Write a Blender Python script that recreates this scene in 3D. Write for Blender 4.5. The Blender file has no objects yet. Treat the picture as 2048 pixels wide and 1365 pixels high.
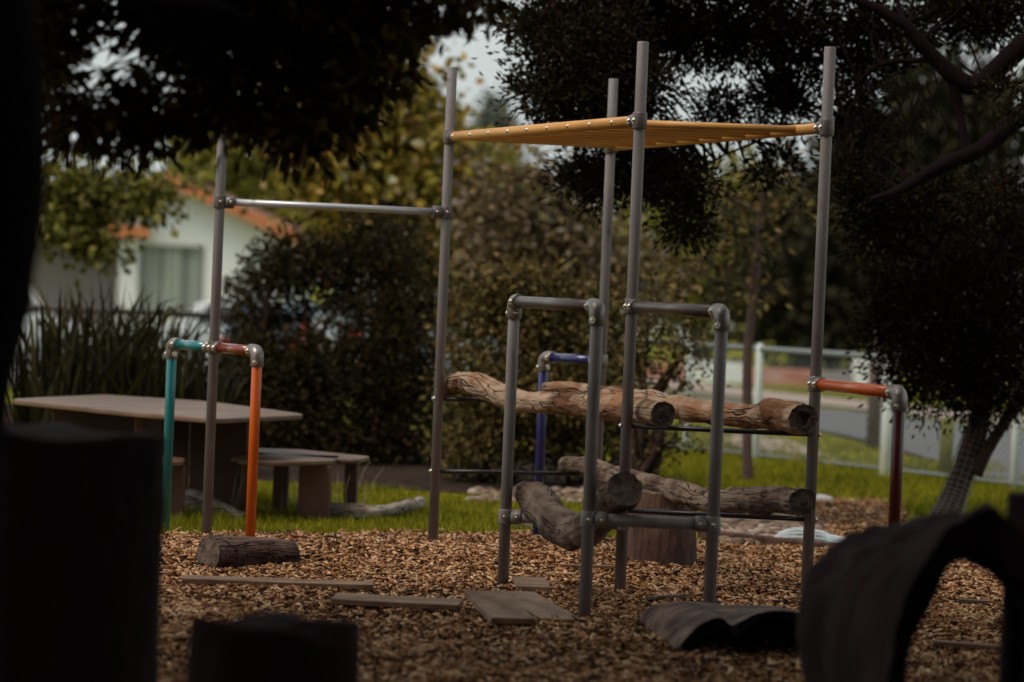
import bpy, math, random
import numpy as np
from mathutils import Vector, Matrix, Quaternion, noise

random.seed(7); RS = np.random.RandomState(11)
C = bpy.context.scene.collection
SC = bpy.context.scene

# ------------------------------------------------------------------ camera
W, H = 2048.0, 1365.0
F = 105.0 / 36.0 * W
CX, CY = W / 2, H / 2
CAMZ = 1.29
ROLL = math.radians(2.4)
PITCH = math.atan((CY - 571.0) / F)
FWD = Vector((0, math.cos(PITCH), -math.sin(PITCH)))
UPV = Vector((0, math.sin(PITCH), math.cos(PITCH)))
RGT = Vector((1, 0, 0))
def P(px, py, d):
    """point of the world seen at photo pixel (px,py) at distance d along +Y"""
    a, b = px - CX, py - CY
    u = (a * math.cos(ROLL) + b * math.sin(ROLL)) / F
    v = (-a * math.sin(ROLL) + b * math.cos(ROLL)) / F
    q = FWD + RGT * u - UPV * v
    return Vector((0, 0, CAMZ)) + q * (d / q.y)
def G(px, py, z=0.0):
    a = P(px, py, 1.0) - Vector((0, 0, CAMZ))
    return Vector((0, 0, CAMZ)) + a * ((z - CAMZ) / a.z)
def SCL(d): return F / d          # pixels per metre at distance d

cam = bpy.data.cameras.new('camera'); camo = bpy.data.objects.new('camera', cam); C.objects.link(camo)
cr = RGT * math.cos(ROLL) + UPV * math.sin(ROLL)
cu = UPV * math.cos(ROLL) - RGT * math.sin(ROLL)
M3 = Matrix((cr, cu, -FWD)).transposed()
camo.matrix_world = Matrix.Translation((0, 0, CAMZ)) @ M3.to_4x4()
cam.lens = 105; cam.sensor_width = 36; cam.clip_start = .1; cam.clip_end = 2000
cam.dof.use_dof = True; cam.dof.focus_distance = 13.1; cam.dof.aperture_fstop = 1.8
cam.dof.aperture_blades = 9
SC.camera = camo

# ------------------------------------------------------------------ helpers
def mesh_np(name, verts, quads=None, tris=None, mat=None, smooth=False):
    verts = np.asarray(verts, dtype=np.float32)
    nq = 0 if quads is None else len(quads); nt = 0 if tris is None else len(tris)
    me = bpy.data.meshes.new(name)
    me.vertices.add(len(verts)); me.vertices.foreach_set('co', verts.ravel())
    idx = []
    if nq: idx.append(np.asarray(quads, dtype=np.int32).ravel())
    if nt: idx.append(np.asarray(tris, dtype=np.int32).ravel())
    idx = np.concatenate(idx)
    me.loops.add(len(idx)); me.loops.foreach_set('vertex_index', idx)
    tot = np.concatenate([np.full(nq, 4, np.int32), np.full(nt, 3, np.int32)])
    st = np.concatenate([[0], np.cumsum(tot)[:-1]]).astype(np.int32)
    me.polygons.add(len(tot)); me.polygons.foreach_set('loop_start', st); me.polygons.foreach_set('loop_total', tot)
    if smooth: me.polygons.foreach_set('use_smooth', np.ones(len(tot), dtype=bool))
    me.update(calc_edges=True); me.validate()
    if mat: me.materials.append(mat)
    return me

class MB:
    """collects shapes and links them as ONE mesh object"""
    def __init__(s): s.v = []; s.f = []; s.sm = []
    def add(s, vs, fs, smooth=False):
        o = len(s.v); s.v += [tuple(v) for v in vs]; s.f += [tuple(i + o for i in f) for f in fs]; s.sm += [smooth] * len(fs)
        return s
    def box(s, c, size, rot=None, bev=0.0):
        c = Vector(c); hx, hy, hz = [a / 2 for a in size]
        R = rot or Matrix.Identity(3)
        if bev <= 0:
            vs = [c + R @ Vector((x * hx, y * hy, z * hz)) for x in (-1, 1) for y in (-1, 1) for z in (-1, 1)]
            fs = [(0, 1, 3, 2), (4, 6, 7, 5), (0, 4, 5, 1), (2, 3, 7, 6), (0, 2, 6, 4), (1, 5, 7, 3)]
            return s.add(vs, fs)
        b = bev; vs = []; idx = {}
        for x in (-1, 1):
            for y in (-1, 1):
                for z in (-1, 1):
                    for k in range(3):
                        p = [x * hx, y * hy, z * hz]
                        for j in range(3):
                            if j != k: p[j] -= (x, y, z)[j] * b
                        idx[(x, y, z, k)] = len(vs); vs.append(c + R @ Vector(p))
        fs = []
        I = lambda x, y, z, k: idx[(x, y, z, k)]
        for sg in (-1, 1):
            fs.append([I(sg, -1, -1, 0), I(sg, 1, -1, 0), I(sg, 1, 1, 0), I(sg, -1, 1, 0)][::sg])
            fs.append([I(-1, sg, -1, 1), I(-1, sg, 1, 1), I(1, sg, 1, 1), I(1, sg, -1, 1)][::sg])
            fs.append([I(-1, -1, sg, 2), I(1, -1, sg, 2), I(1, 1, sg, 2), I(-1, 1, sg, 2)][::sg])
        for a in (-1, 1):
            for b2 in (-1, 1):
                fs.append([I(a, b2, -1, 0), I(a, b2, 1, 0), I(a, b2, 1, 1), I(a, b2, -1, 1)][::a * b2])
                fs.append([I(a, -1, b2, 2), I(a, 1, b2, 2), I(a, 1, b2, 0), I(a, -1, b2, 0)][::a * b2])
                fs.append([I(-1, a, b2, 1), I(1, a, b2, 1), I(1, a, b2, 2), I(-1, a, b2, 2)][::a * b2])
                for c2 in (-1, 1):
                    fs.append([I(a, b2, c2, 0), I(a, b2, c2, 1), I(a, b2, c2, 2)][::a * b2 * c2])
        return s.add(vs, fs)
    def tube(s, pts, rad, n=16, caps=True, jit=None, smooth=True, squash=None):
        pts = [Vector(p) for p in pts]; m = len(pts)
        if not hasattr(rad, '__len__'): rad = [rad] * m
        t0 = (pts[1] - pts[0]).normalized()
        up = Vector((0, 0, 1)) if abs(t0.z) < .9 else Vector((1, 0, 0))
        nrm = (up - t0 * up.dot(t0)).normalized()
        vs = []; prev = t0
        for i in range(m):
            if i == 0: t = t0
            elif i == m - 1: t = (pts[-1] - pts[-2]).normalized()
            else: t = (pts[i + 1] - pts[i - 1]).normalized()
            q = prev.rotation_difference(t); nrm = (q @ nrm).normalized(); prev = t
            bn = t.cross(nrm)
            for k in range(n):
                a = 2 * math.pi * k / n
                r = rad[i]
                dr = nrm * math.cos(a) + bn * math.sin(a)
                if jit: r *= 1 + jit(pts[i] + dr * rad[i], i / (m - 1), a)
                vs.append(pts[i] + dr * r)
        fs = [(i * n + k, i * n + (k + 1) % n, (i + 1) * n + (k + 1) % n, (i + 1) * n + k) for i in range(m - 1) for k in range(n)]
        s.add(vs, fs, smooth)
        if caps:
            o = len(s.v) - len(vs)
            s.f.append(tuple(o + k for k in range(n))[::-1]); s.sm.append(False)
            s.f.append(tuple(o + (m - 1) * n + k for k in range(n))); s.sm.append(False)
        return s
    def sphere(s, c, r, nu=10, nv=6, sc=(1, 1, 1)):
        c = Vector(c); vs = [c + Vector((0, 0, r * sc[2]))]
        for j in range(1, nv):
            th = math.pi * j / nv
            for i in range(nu):
                a = 2 * math.pi * i / nu
                vs.append(c + Vector((r * sc[0] * math.sin(th) * math.cos(a), r * sc[1] * math.sin(th) * math.sin(a), r * sc[2] * math.cos(th))))
        vs.append(c - Vector((0, 0, r * sc[2])))
        fs = [(0, 1 + i, 1 + (i + 1) % nu) for i in range(nu)]
        for j in range(nv - 2):
            for i in range(nu):
                a = 1 + j * nu + i; b = 1 + j * nu + (i + 1) % nu
                fs.append((a, a + nu, b + nu, b))
        e = len(vs) - 1
        fs += [(e, 1 + (nv - 2) * nu + (i + 1) % nu, 1 + (nv - 2) * nu + i) for i in range(nu)]
        return s.add(vs, fs, True)
    def prism(s, poly, h0, h1):
        """vertical prism over polygon [(x,y)] """
        n = len(poly)
        vs = [(x, y, h0) for x, y in poly] + [(x, y, h1) for x, y in poly]
        fs = [tuple(range(n))[::-1], tuple(range(n, 2 * n))] + [(i, (i + 1) % n, n + (i + 1) % n, n + i) for i in range(n)]
        return s.add(vs, fs)
    def slab(s, poly, dvec):
        """polygon in space extruded along dvec"""
        n = len(poly); d = Vector(dvec)
        vs = [Vector(p) for p in poly] + [Vector(p) + d for p in poly]
        fs = [tuple(range(n))[::-1], tuple(range(n, 2 * n))] + [(i, (i + 1) % n, n + (i + 1) % n, n + i) for i in range(n)]
        return s.add(vs, fs)
    def build(s, name, mat, parent=None, bevel=0.0):
        me = bpy.data.meshes.new(name); me.from_pydata(s.v, [], s.f); me.update()
        me.polygons.foreach_set('use_smooth', s.sm)
        if mat: me.materials.append(mat)
        o = bpy.data.objects.new(name, me); C.objects.link(o)
        if parent: put(o, parent)
        if bevel:
            m = o.modifiers.new('bevel', 'BEVEL'); m.width = bevel; m.segments = 2; m.limit_method = 'ANGLE'
        return o

def put(o, parent):
    o.parent = parent
    o.matrix_parent_inverse = Matrix.Translation(-Vector(parent_world(parent)))
def parent_world(p):
    v = Vector(p.location)
    q = p
    if q.parent: return Vector((0, 0, 0)) if q.type != 'EMPTY' else v
    return v
def thing(name, label, cat, loc=(0, 0, 0), group=None):
    o = bpy.data.objects.new(name, None); C.objects.link(o); o.location = loc
    o.empty_display_size = .1
    o['label'] = label; o['category'] = cat
    if group: o['group'] = group
    return o
def tag(o, label, cat, group=None, kind=None):
    o['label'] = label; o['category'] = cat
    if group: o['group'] = group
    if kind: o['kind'] = kind
    return o
def struct(o, kind='structure', label=None):
    o['kind'] = kind
    if label: o['label'] = label
    return o
def link(name, me, parent=None):
    o = bpy.data.objects.new(name, me); C.objects.link(o)
    if parent: put(o, parent)
    return o

def nz(p, sc=1.0, sd=0.0): return noise.noise(Vector(p) * sc + Vector((sd, sd * 1.7, -sd)))
def smooth_path(pts, n):
    """catmull-rom through (Vector, radius) list"""
    P_ = [Vector((*p, r)) for p, r in pts]
    P_ = [P_[0] * 2 - P_[1]] + P_ + [P_[-1] * 2 - P_[-2]]
    out = []; m = len(P_) - 3
    for i in range(n):
        t = i / (n - 1) * m; k = min(int(t), m - 1); u = t - k
        a, b, c, d = P_[k:k + 4]
        q = .5 * ((2 * b) + (c - a) * u + (2 * a - 5 * b + 4 * c - d) * u * u + (3 * b - a - 3 * c + d) * u ** 3)
        out.append((Vector(q[:3]), max(q[3], .001)))
    return [o[0] for o in out], [o[1] for o in out]

# ------------------------------------------------------------------ materials
def mat(name, cols, scale=4.0, rough=.7, metal=0.0, bump=0.0, bscale=None, rand=False, stretch=None, detail=6.0,
        spec=.5, trans=0.0, coat=0.0, ramp=None, wave=None, dist=.02):
    m = bpy.data.materials.new(name); m.use_nodes = True
    N = m.node_tree.nodes; L = m.node_tree.links
    b = N['Principled BSDF']
    b.inputs['Roughness'].default_value = rough; b.inputs['Metallic'].default_value = metal
    b.inputs['Specular IOR Level'].default_value = spec
    if coat: b.inputs['Coat Weight'].default_value = coat; b.inputs['Coat Roughness'].default_value = .12
    cr_ = N.new('ShaderNodeValToRGB'); el = cr_.color_ramp.elements
    pos = ramp or [i / max(1, len(cols) - 1) for i in range(len(cols))]
    while len(el) < len(cols): el.new(.5)
    for i, (p, c) in enumerate(zip(pos, cols)):
        el[i].position = p; el[i].color = (*c, 1)
    tc = N.new('ShaderNodeTexCoord'); mp = N.new('ShaderNodeMapping'); L.new(tc.outputs['Object'], mp.inputs['Vector'])
    if stretch: mp.inputs['Scale'].default_value = stretch
    no = N.new('ShaderNodeTexNoise'); no.inputs['Scale'].default_value = scale; no.inputs['Detail'].default_value = detail
    L.new(mp.outputs[0], no.inputs['Vector'])
    src = no.outputs['Fac']
    if rand:
        g = N.new('ShaderNodeNewGeometry')
        mx = N.new('ShaderNodeMath'); mx.operation = 'MULTIPLY_ADD'
        L.new(g.outputs['Random Per Island'], mx.inputs[0]); mx.inputs[1].default_value = rand if not isinstance(rand, bool) else .8
        m2 = N.new('ShaderNodeMath'); m2.operation = 'MULTIPLY'
        L.new(no.outputs['Fac'], m2.inputs[0]); m2.inputs[1].default_value = 1 - mx.inputs[1].default_value
        L.new(m2.outputs[0], mx.inputs[2]); src = mx.outputs[0]
    L.new(src, cr_.inputs['Fac']); L.new(cr_.outputs['Color'], b.inputs['Base Color'])
    if bump:
        n2 = N.new('ShaderNodeTexNoise'); n2.inputs['Scale'].default_value = bscale or scale * 3; n2.inputs['Detail'].default_value = 8
        L.new(mp.outputs[0], n2.inputs['Vector'])
        bp = N.new('ShaderNodeBump'); bp.inputs['Strength'].default_value = bump; bp.inputs['Distance'].default_value = dist
        L.new(n2.outputs['Fac'], bp.inputs['Height']); L.new(bp.outputs[0], b.inputs['Normal'])
    if trans:
        tr = N.new('ShaderNodeBsdfTranslucent'); mix = N.new('ShaderNodeMixShader'); mix.inputs[0].default_value = trans
        L.new(cr_.outputs['Color'], tr.inputs['Color'])
        L.new(b.outputs[0], mix.inputs[1]); L.new(tr.outputs[0], mix.inputs[2])
        L.new(mix.outputs[0], N['Material Output'].inputs['Surface'])
    return m

MT = {}
MT['post'] = mat('grey_post_paint', [(.07, .055, .052), (.17, .149, .151), (.215, .19, .193), (.26, .232, .236)], 14, .5, .1, .15, 60, stretch=(1, 1, .22), ramp=[.28, .35, .5, .8], dist=.002)
MT['galv'] = mat('galvanised_bar', [(.42, .42, .44), (.58, .58, .6)], 8, .38, .5, .05, 80, dist=.001)
MT['dark_bar'] = mat('worn_dark_bar', [(.06, .036, .030), (.105, .068, .058)], 7, .3, .1, .05, 80, dist=.001)
MT['fitting'] = mat('cast_fitting', [(.16, .135, .125), (.32, .28, .26)], 14, .36, .65, .3, 90, dist=.002)
MT['clampm'] = mat('dark_clamp', [(.10, .08, .085), (.19, .155, .16)], 14, .42, .4, .3, 90, dist=.002)
MT['bolt'] = mat('bright_bolt', [(.6, .55, .5), (.75, .7, .65)], 10, .22, .95)
MT['rod'] = mat('black_rod', [(.012, .010, .012), (.03, .026, .03)], 10, .3, .3)
MT['yellow'] = mat('yellow_paint', [(.50, .23, .055), (.60, .29, .075), (.68, .34, .10)], 5, .45, 0, .05, 60, ramp=[.2, .5, .8], dist=.001)
MT['teal'] = mat('teal_paint', [(.008, .13, .15), (.014, .19, .21)], 5, .22, .1, .04, 60, coat=.4, dist=.001)
MT['orange'] = mat('orange_paint', [(.02, .01, .01), (.55, .085, .004), (.65, .11, .006)], 7, .3, .05, .04, 60, coat=.3, ramp=[.27, .31, .8], dist=.001)
MT['rust'] = mat('red_brown_paint', [(.16, .022, .014), (.24, .04, .026)], 6, .22, .1, .04, 60, coat=.5, dist=.001)
MT['maroon'] = mat('dark_red_paint', [(.06, .004, .003), (.09, .006, .005)], 6, .3, 0, .04, 60, coat=.3, dist=.001)
MT['blue'] = mat('blue_paint', [(.02, .02, .10), (.03, .03, .16)], 6, .25, .1, .04, 60, coat=.4, dist=.001)
MT['bark_tan'] = mat('log_bark_tan', [(.07, .032, .02), (.22, .10, .055), (.38, .21, .12), (.55, .40, .28)], 9, .85, 0, .9, 26, ramp=[.3, .45, .58, .75], dist=.03)
MT['bark_grey'] = mat('log_bark_grey', [(.03, .017, .013), (.12, .075, .055), (.20, .14, .105), (.28, .21, .17)], 13, .9, 0, 1.0, 38, ramp=[.3, .45, .6, .75], dist=.03)
MT['bark_grey2'] = mat('weathered_log_grey', [(.04, .025, .02), (.16, .12, .10), (.30, .25, .22), (.42, .38, .34)], 9, .85, 0, .9, 24, stretch=(.35, 1, 1), ramp=[.3, .45, .6, .75], dist=.02)
def bark(name, a1, a2, b1, crack, st=(1, 1, 1), sc=16, patch=3.0, bump=1.0):
    m = bpy.data.materials.new(name); m.use_nodes = True; N = m.node_tree.nodes; L = m.node_tree.links
    b = N['Principled BSDF']; b.inputs['Roughness'].default_value = .92; b.inputs['Specular IOR Level'].default_value = .2
    at = N.new('ShaderNodeAttribute'); at.attribute_name = 'grain'
    def nz_(scale, det=6, vec=None):
        n = N.new('ShaderNodeTexNoise'); n.inputs['Scale'].default_value = scale; n.inputs['Detail'].default_value = det; L.new(vec or at.outputs['Vector'], n.inputs['Vector']); return n.outputs['Fac']
    def ramp(src, els):
        r = N.new('ShaderNodeValToRGB'); e = r.color_ramp.elements
        while len(e) < len(els): e.new(.5)
        for i, (p, c) in enumerate(els): e[i].position = p; e[i].color = (*c, 1)
        L.new(src, r.inputs['Fac']); return r.outputs['Color']
    tc = N.new('ShaderNodeTexCoord')
    base = ramp(nz_(sc), [(.32, a1), (.62, a2)]); alt = ramp(nz_(sc * 1.7), [(.35, b1), (.65, tuple(c * 1.35 for c in b1))])
    pm = ramp(nz_(patch, 5, tc.outputs['Object']), [(.44, (0, 0, 0)), (.56, (1, 1, 1))])
    mx = N.new('ShaderNodeMixRGB'); L.new(pm, mx.inputs['Fac']); L.new(base, mx.inputs['Color1']); L.new(alt, mx.inputs['Color2'])
    v = N.new('ShaderNodeTexVoronoi'); v.feature = 'DISTANCE_TO_EDGE'; v.inputs['Scale'].default_value = sc * 1.5
    wv = N.new('ShaderNodeMixRGB'); wv.inputs['Fac'].default_value = .11; L.new(at.outputs['Vector'], wv.inputs['Color1'])
    wn = N.new('ShaderNodeTexNoise'); wn.inputs['Scale'].default_value = sc; L.new(at.outputs['Vector'], wn.inputs['Vector']); L.new(wn.outputs['Color'], wv.inputs['Color2'])
    L.new(wv.outputs[0], v.inputs['Vector'])
    ckw = N.new('ShaderNodeMath'); ckw.operation = 'MULTIPLY_ADD'; L.new(nz_(sc * .8, 4), ckw.inputs[0]); ckw.inputs[1].default_value = .9; ckw.inputs[2].default_value = -.42
    ckm = N.new('ShaderNodeMath'); ckm.operation = 'MAXIMUM'; L.new(ckw.outputs[0], ckm.inputs[0]); ckm.inputs[1].default_value = 0
    cka = N.new('ShaderNodeMath'); cka.operation = 'ADD'; L.new(v.outputs['Distance'], cka.inputs[0]); L.new(ckm.outputs[0], cka.inputs[1])
    ck = ramp(cka.outputs[0], [(.0, (0, 0, 0)), (.055, (1, 1, 1))])
    m2 = N.new('ShaderNodeMixRGB'); L.new(ck, m2.inputs['Fac']); m2.inputs['Color1'].default_value = (*crack, 1); L.new(mx.outputs[0], m2.inputs['Color2'])
    L.new(m2.outputs[0], b.inputs['Base Color'])
    ad = N.new('ShaderNodeMath'); ad.operation = 'MULTIPLY_ADD'; L.new(ck, ad.inputs[0]); ad.inputs[1].default_value = .5; L.new(nz_(sc * 3, 9), ad.inputs[2])
    bp = N.new('ShaderNodeBump'); bp.inputs['Strength'].default_value = bump; bp.inputs['Distance'].default_value = .02; L.new(ad.outputs[0], bp.inputs['Height']); L.new(bp.outputs[0], b.inputs['Normal'])
    return m
MT['bark_tan'] = bark('log_bark_tan', (.09, .036, .018), (.27, .135, .07), (.27, .19, .13), (.035, .014, .009), sc=13, patch=5)
MT['bark_grey'] = bark('log_bark_grey', (.04, .022, .016), (.12, .078, .056), (.155, .115, .088), (.018, .009, .007), sc=17, patch=7)
MT['bark_grey2'] = bark('weathered_log_grey', (.10, .07, .055), (.26, .21, .18), (.3, .26, .23), (.03, .02, .016), sc=20, patch=7)
MT['bark_post'] = bark('short_log_bark', (.035, .017, .013), (.09, .05, .038), (.115, .075, .06), (.018, .008, .006), sc=17, patch=4)
MT['cut'] = mat('cut_face_dark', [(.012, .006, .005), (.05, .028, .02), (.10, .06, .045)], 30, .9, 0, .8, 60, ramp=[.35, .5, .7], dist=.01)
MT['cut_light'] = mat('cut_face_brown', [(.05, .03, .022), (.11, .07, .05), (.17, .115, .085)], 26, .9, 0, .8, 60, ramp=[.35, .5, .7], dist=.01)
MT['stump'] = mat('stump_bark', [(.025, .01, .007), (.07, .03, .02), (.125, .065, .043)], 8, .9, 0, .9, 26, stretch=(1, 1, .3), ramp=[.3, .5, .7], dist=.03)
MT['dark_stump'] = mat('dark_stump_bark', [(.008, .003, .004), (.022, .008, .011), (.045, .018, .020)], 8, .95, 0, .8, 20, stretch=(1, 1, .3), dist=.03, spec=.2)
MT['hollow'] = mat('hollow_log_shell', [(.035, .018, .013), (.12, .072, .054), (.24, .165, .125)], 9, .95, 0, .9, 30, ramp=[.3, .5, .72], dist=.015, spec=.3)
MT['plank'] = mat('plank_wood', [(.10, .052, .03), (.19, .108, .064), (.27, .17, .105)], 10, .85, 0, .4, 50, stretch=(.5, 1, 1), ramp=[.3, .5, .7], dist=.004)
MT['plank_grey'] = mat('plank_wood_grey', [(.12, .068, .04), (.22, .137, .087), (.30, .205, .137)], 10, .85, 0, .4, 50, stretch=(.5, 1, 1), ramp=[.3, .5, .7], dist=.004)
MT['table'] = mat('table_ply', [(.065, .031, .017), (.125, .066, .038), (.18, .105, .064)], 6, .46, 0, .2, 40, stretch=(.3, 1, 1), ramp=[.3, .5, .7], dist=.002)
MT['table_leg'] = mat('table_leg_ply', [(.07, .03, .022), (.12, .055, .04)], 6, .6, 0, .2, 40, dist=.002)
MT['chips'] = mat('bark_chips', [(.02, .01, .006), (.14, .052, .018), (.33, .145, .058), (.49, .262, .125), (.64, .42, .25)], 2.2, .8, 0, .3, 90, rand=.6, ramp=[.25, .38, .5, .62, .74], dist=.002, spec=.12)
MT['mulch'] = mat('mulch_floor', [(.02, .01, .006), (.08, .038, .02), (.2, .1, .05)], 45, .95, 0, 1.0, 60, ramp=[.35, .5, .68], dist=.03, spec=.12)
MT['soil'] = mat('dark_soil', [(.012, .007, .005), (.03, .018, .012), (.055, .034, .024)], 9, .95, 0, .8, 30, ramp=[.3, .5, .7], dist=.03, spec=.12)
MT['lawn'] = mat('lawn_ground', [(.08, .075, .007), (.19, .185, .012), (.32, .30, .02)], 1.6, .9, 0, .6, 30, ramp=[.3, .5, .7], dist=.03, detail=10, spec=.12)
MT['grass'] = mat('grass_blades', [(.06, .062, .005), (.14, .145, .008), (.29, .275, .014), (.40, .34, .04)], 1.2, .6, 0, 0, rand=.6, ramp=[.15, .4, .65, .95], trans=.3, spec=.12)
MT['flax'] = mat('flax_blades', [(.008, .007, .003), (.022, .020, .007), (.06, .05, .014)], 1.2, .7, 0, 0, rand=.8, trans=.15, spec=.1)
MT['road'] = mat('asphalt', [(.07, .07, .073), (.115, .115, .12)], 12, .85, 0, .3, 60, dist=.005)
MT['path'] = mat('concrete_path', [(.26, .2, .17), (.38, .30, .26)], 3, .85, 0, .2, 40, dist=.005)
MT['gravel'] = mat('gravel_stones', [(.06, .035, .022), (.16, .095, .06), (.28, .19, .13), (.42, .36, .31)], 3, .8, 0, .3, 40, rand=.85, ramp=[.1, .4, .7, .95], dist=.01)
MT['white_stone'] = mat('white_stone', [(.5, .48, .45), (.65, .62, .6)], 6, .7, 0, .2, 30, dist=.005)
MT['net'] = mat('white_netting', [(.5, .6, .66), (.72, .8, .84)], 10, .6)
MT['fence_rail'] = mat('fence_steel', [(.16, .185, .185), (.23, .26, .26)], 5, .5, .4)
MT['fence_dark'] = mat('fence_steel_dark', [(.03, .02, .02), (.05, .035, .035)], 5, .6, .2)
MT['fence_white'] = mat('white_fence_post', [(.5, .56, .53), (.62, .68, .65)], 5, .6)
MT['wall_white'] = mat('white_render', [(.72, .76, .77), (.8, .83, .84)], 2, .85, 0, .1, 30, dist=.005)
MT['wall_grey'] = mat('grey_render', [(.22, .2, .21), (.28, .26, .27)], 2, .85)
MT['fascia'] = mat('orange_fascia', [(.44, .15, .05), (.54, .19, .065)], 2, .7)
MT['roof'] = mat('roof_tiles', [(.16, .07, .045), (.26, .11, .07)], 6, .8, 0, .4, 12)
MT['glass'] = mat('window_glass', [(.02, .025, .025), (.03, .035, .035)], 3, .08, 0, spec=.8)
MT['curtain'] = mat('grey_curtain', [(.12, .14, .13), (.40, .44, .41), (.62, .67, .63)], 3.2, .9, stretch=(1.6, .05, .005), ramp=[.38, .5, .6])  # pale and dark stripes paint the light and shade of the folds
MT['winframe'] = mat('window_frame_grey', [(.25, .27, .27), (.32, .34, .34)], 3, .5)
MT['car_white'] = mat('car_white', [(.62, .66, .66), (.7, .73, .73)], 1, .25, 0, coat=.6)
MT['car_blue'] = mat('car_blue', [(.012, .045, .08), (.02, .07, .12)], 1, .25, .2, coat=.6)
MT['car_silver'] = mat('car_silver', [(.35, .4, .42), (.45, .5, .52)], 1, .3, .4, coat=.5)
MT['tyre'] = mat('tyre_rubber', [(.012, .012, .012), (.02, .02, .02)], 5, .8)
MT['rim'] = mat('wheel_rim', [(.3, .3, .3), (.45, .45, .45)], 5, .4, .6)
MT['taillight'] = mat('red_tail_lamp', [(.65, .012, .012), (.8, .02, .015)], 5, .2, 0, coat=.5)
MT['brick'] = mat('garden_brick', [(.30, .09, .06), (.46, .19, .14), (.5, .3, .25)], 3, .85, 0, .3, 20, ramp=[.3, .5, .7])
MT['house_mauve'] = mat('mauve_roof', [(.10, .075, .085), (.15, .115, .13)], 3, .8)
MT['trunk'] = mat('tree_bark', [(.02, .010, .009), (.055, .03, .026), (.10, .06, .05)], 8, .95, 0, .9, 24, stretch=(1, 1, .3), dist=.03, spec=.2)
MT['trunk_and_shade_black'] = mat('black_bark_and_hollow_shade', [(.004, .0015, .002), (.010, .004, .005)], 6, .95, 0, .8, 20, stretch=(1, 1, .3), dist=.03, spec=.1)  # black bark; also colours the insides of hollow logs in place of shade
MT['trunk_thin'] = mat('sapling_bark', [(.06, .035, .03), (.13, .08, .07)], 12, .9, 0, .5, 40, dist=.01)
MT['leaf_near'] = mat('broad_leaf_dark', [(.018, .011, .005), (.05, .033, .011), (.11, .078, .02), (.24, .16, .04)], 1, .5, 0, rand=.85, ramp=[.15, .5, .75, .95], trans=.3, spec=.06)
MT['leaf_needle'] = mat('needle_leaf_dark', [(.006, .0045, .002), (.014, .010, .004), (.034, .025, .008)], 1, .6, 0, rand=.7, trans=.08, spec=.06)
MT['leaf_mid'] = mat('yellow_green_leaf', [(.07, .065, .012), (.20, .18, .03), (.36, .30, .05), (.55, .28, .06), (.5, .52, .34)], 1.2, .45, 0, rand=.8, ramp=[.1, .35, .6, .8, .9], trans=.3, spec=.06)
MT['leaf_bush'] = mat('bush_leaf', [(.010, .0075, .003), (.026, .019, .007), (.055, .040, .012)], .9, .6, 0, rand=.6, ramp=[.2, .5, .8], trans=.15, spec=.06)
MT['leaf_bush2'] = mat('bush_leaf_mixed', [(.022, .016, .007), (.085, .065, .022), (.18, .14, .042), (.26, .15, .065)], 1.2, .5, 0, rand=.7, ramp=[.2, .45, .7, .9], trans=.2, spec=.06)
MT['leaf_lit'] = mat('lit_leaf', [(.05, .055, .012), (.13, .13, .025), (.24, .22, .04), (.35, .28, .12)], 2, .5, 0, rand=.8, ramp=[.1, .4, .7, .95], trans=.35, spec=.06)
MT['leaf_olive'] = mat('olive_leaf', [(.09, .088, .02), (.21, .20, .04), (.33, .30, .06)], .5, .7, 0, rand=.5, ramp=[.2, .5, .8], trans=.3, spec=.06)
MT['leaf_far'] = mat('far_dark_leaf', [(.012, .012, .008), (.03, .028, .015), (.055, .05, .025)], .5, .8, 0, rand=.5, trans=.1, spec=.06)
MT['leaf_conifer'] = mat('conifer_leaf', [(.05, .065, .04), (.09, .105, .06)], .8, .8, 0, rand=.5, trans=.1, spec=.06)

# ------------------------------------------------------------------ light
SUN_DIR = Vector((-0.48, -0.30, 0.82)).normalized()      # towards the sun
w = bpy.data.worlds.new('World'); SC.world = w; w.use_nodes = True
N = w.node_tree.nodes; L = w.node_tree.links
sky = N.new('ShaderNodeTexSky'); sky.sky_type = 'NISHITA'; sky.sun_disc = False
sky.sun_elevation = math.asin(SUN_DIR.z); sky.sun_rotation = math.atan2(SUN_DIR.x, SUN_DIR.y)
sky.air_density = 1.0; sky.dust_density = 4.0; sky.ozone_density = 1.0
hs = N.new('ShaderNodeHueSaturation'); hs.inputs['Saturation'].default_value = .30
# overcast: an even pale cloud cover over most of the clear sky
L.new(sky.outputs[0], hs.inputs['Color'])
cl_ = N.new('ShaderNodeTexNoise'); cl_.inputs['Scale'].default_value = 2.2; cl_.inputs['Detail'].default_value = 5
cm = N.new('ShaderNodeMapRange'); cm.inputs['From Min'].default_value = .3; cm.inputs['From Max'].default_value = .7; cm.inputs['To Min'].default_value = .78; cm.inputs['To Max'].default_value = .92
tcw = N.new('ShaderNodeTexCoord'); L.new(tcw.outputs['Generated'], cl_.inputs['Vector']); L.new(cl_.outputs['Fac'], cm.inputs['Value'])
mxw = N.new('ShaderNodeMixRGB'); mxw.inputs['Color2'].default_value = (2.85, 3.12, 3.05, 1)
L.new(cm.outputs[0], mxw.inputs['Fac']); L.new(hs.outputs[0], mxw.inputs['Color1']); L.new(mxw.outputs[0], N['Background'].inputs['Color'])
N['Background'].inputs['Strength'].default_value = 0.15
sl = bpy.data.lights.new('sun', 'SUN'); sl.energy = 1.5; sl.angle = math.radians(22); sl.color = (1, .87, .74)
so = bpy.data.objects.new('sun', sl); C.objects.link(so)
so.rotation_euler = SUN_DIR.to_track_quat('Z', 'Y').to_euler(); so.location = (-8, -3, 14)
SC.view_settings.view_transform = 'Standard'; SC.view_settings.look = 'None'; SC.view_settings.gamma = 1
SC.view_settings.exposure = 0.55
SC.cycles.use_denoising = True
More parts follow.
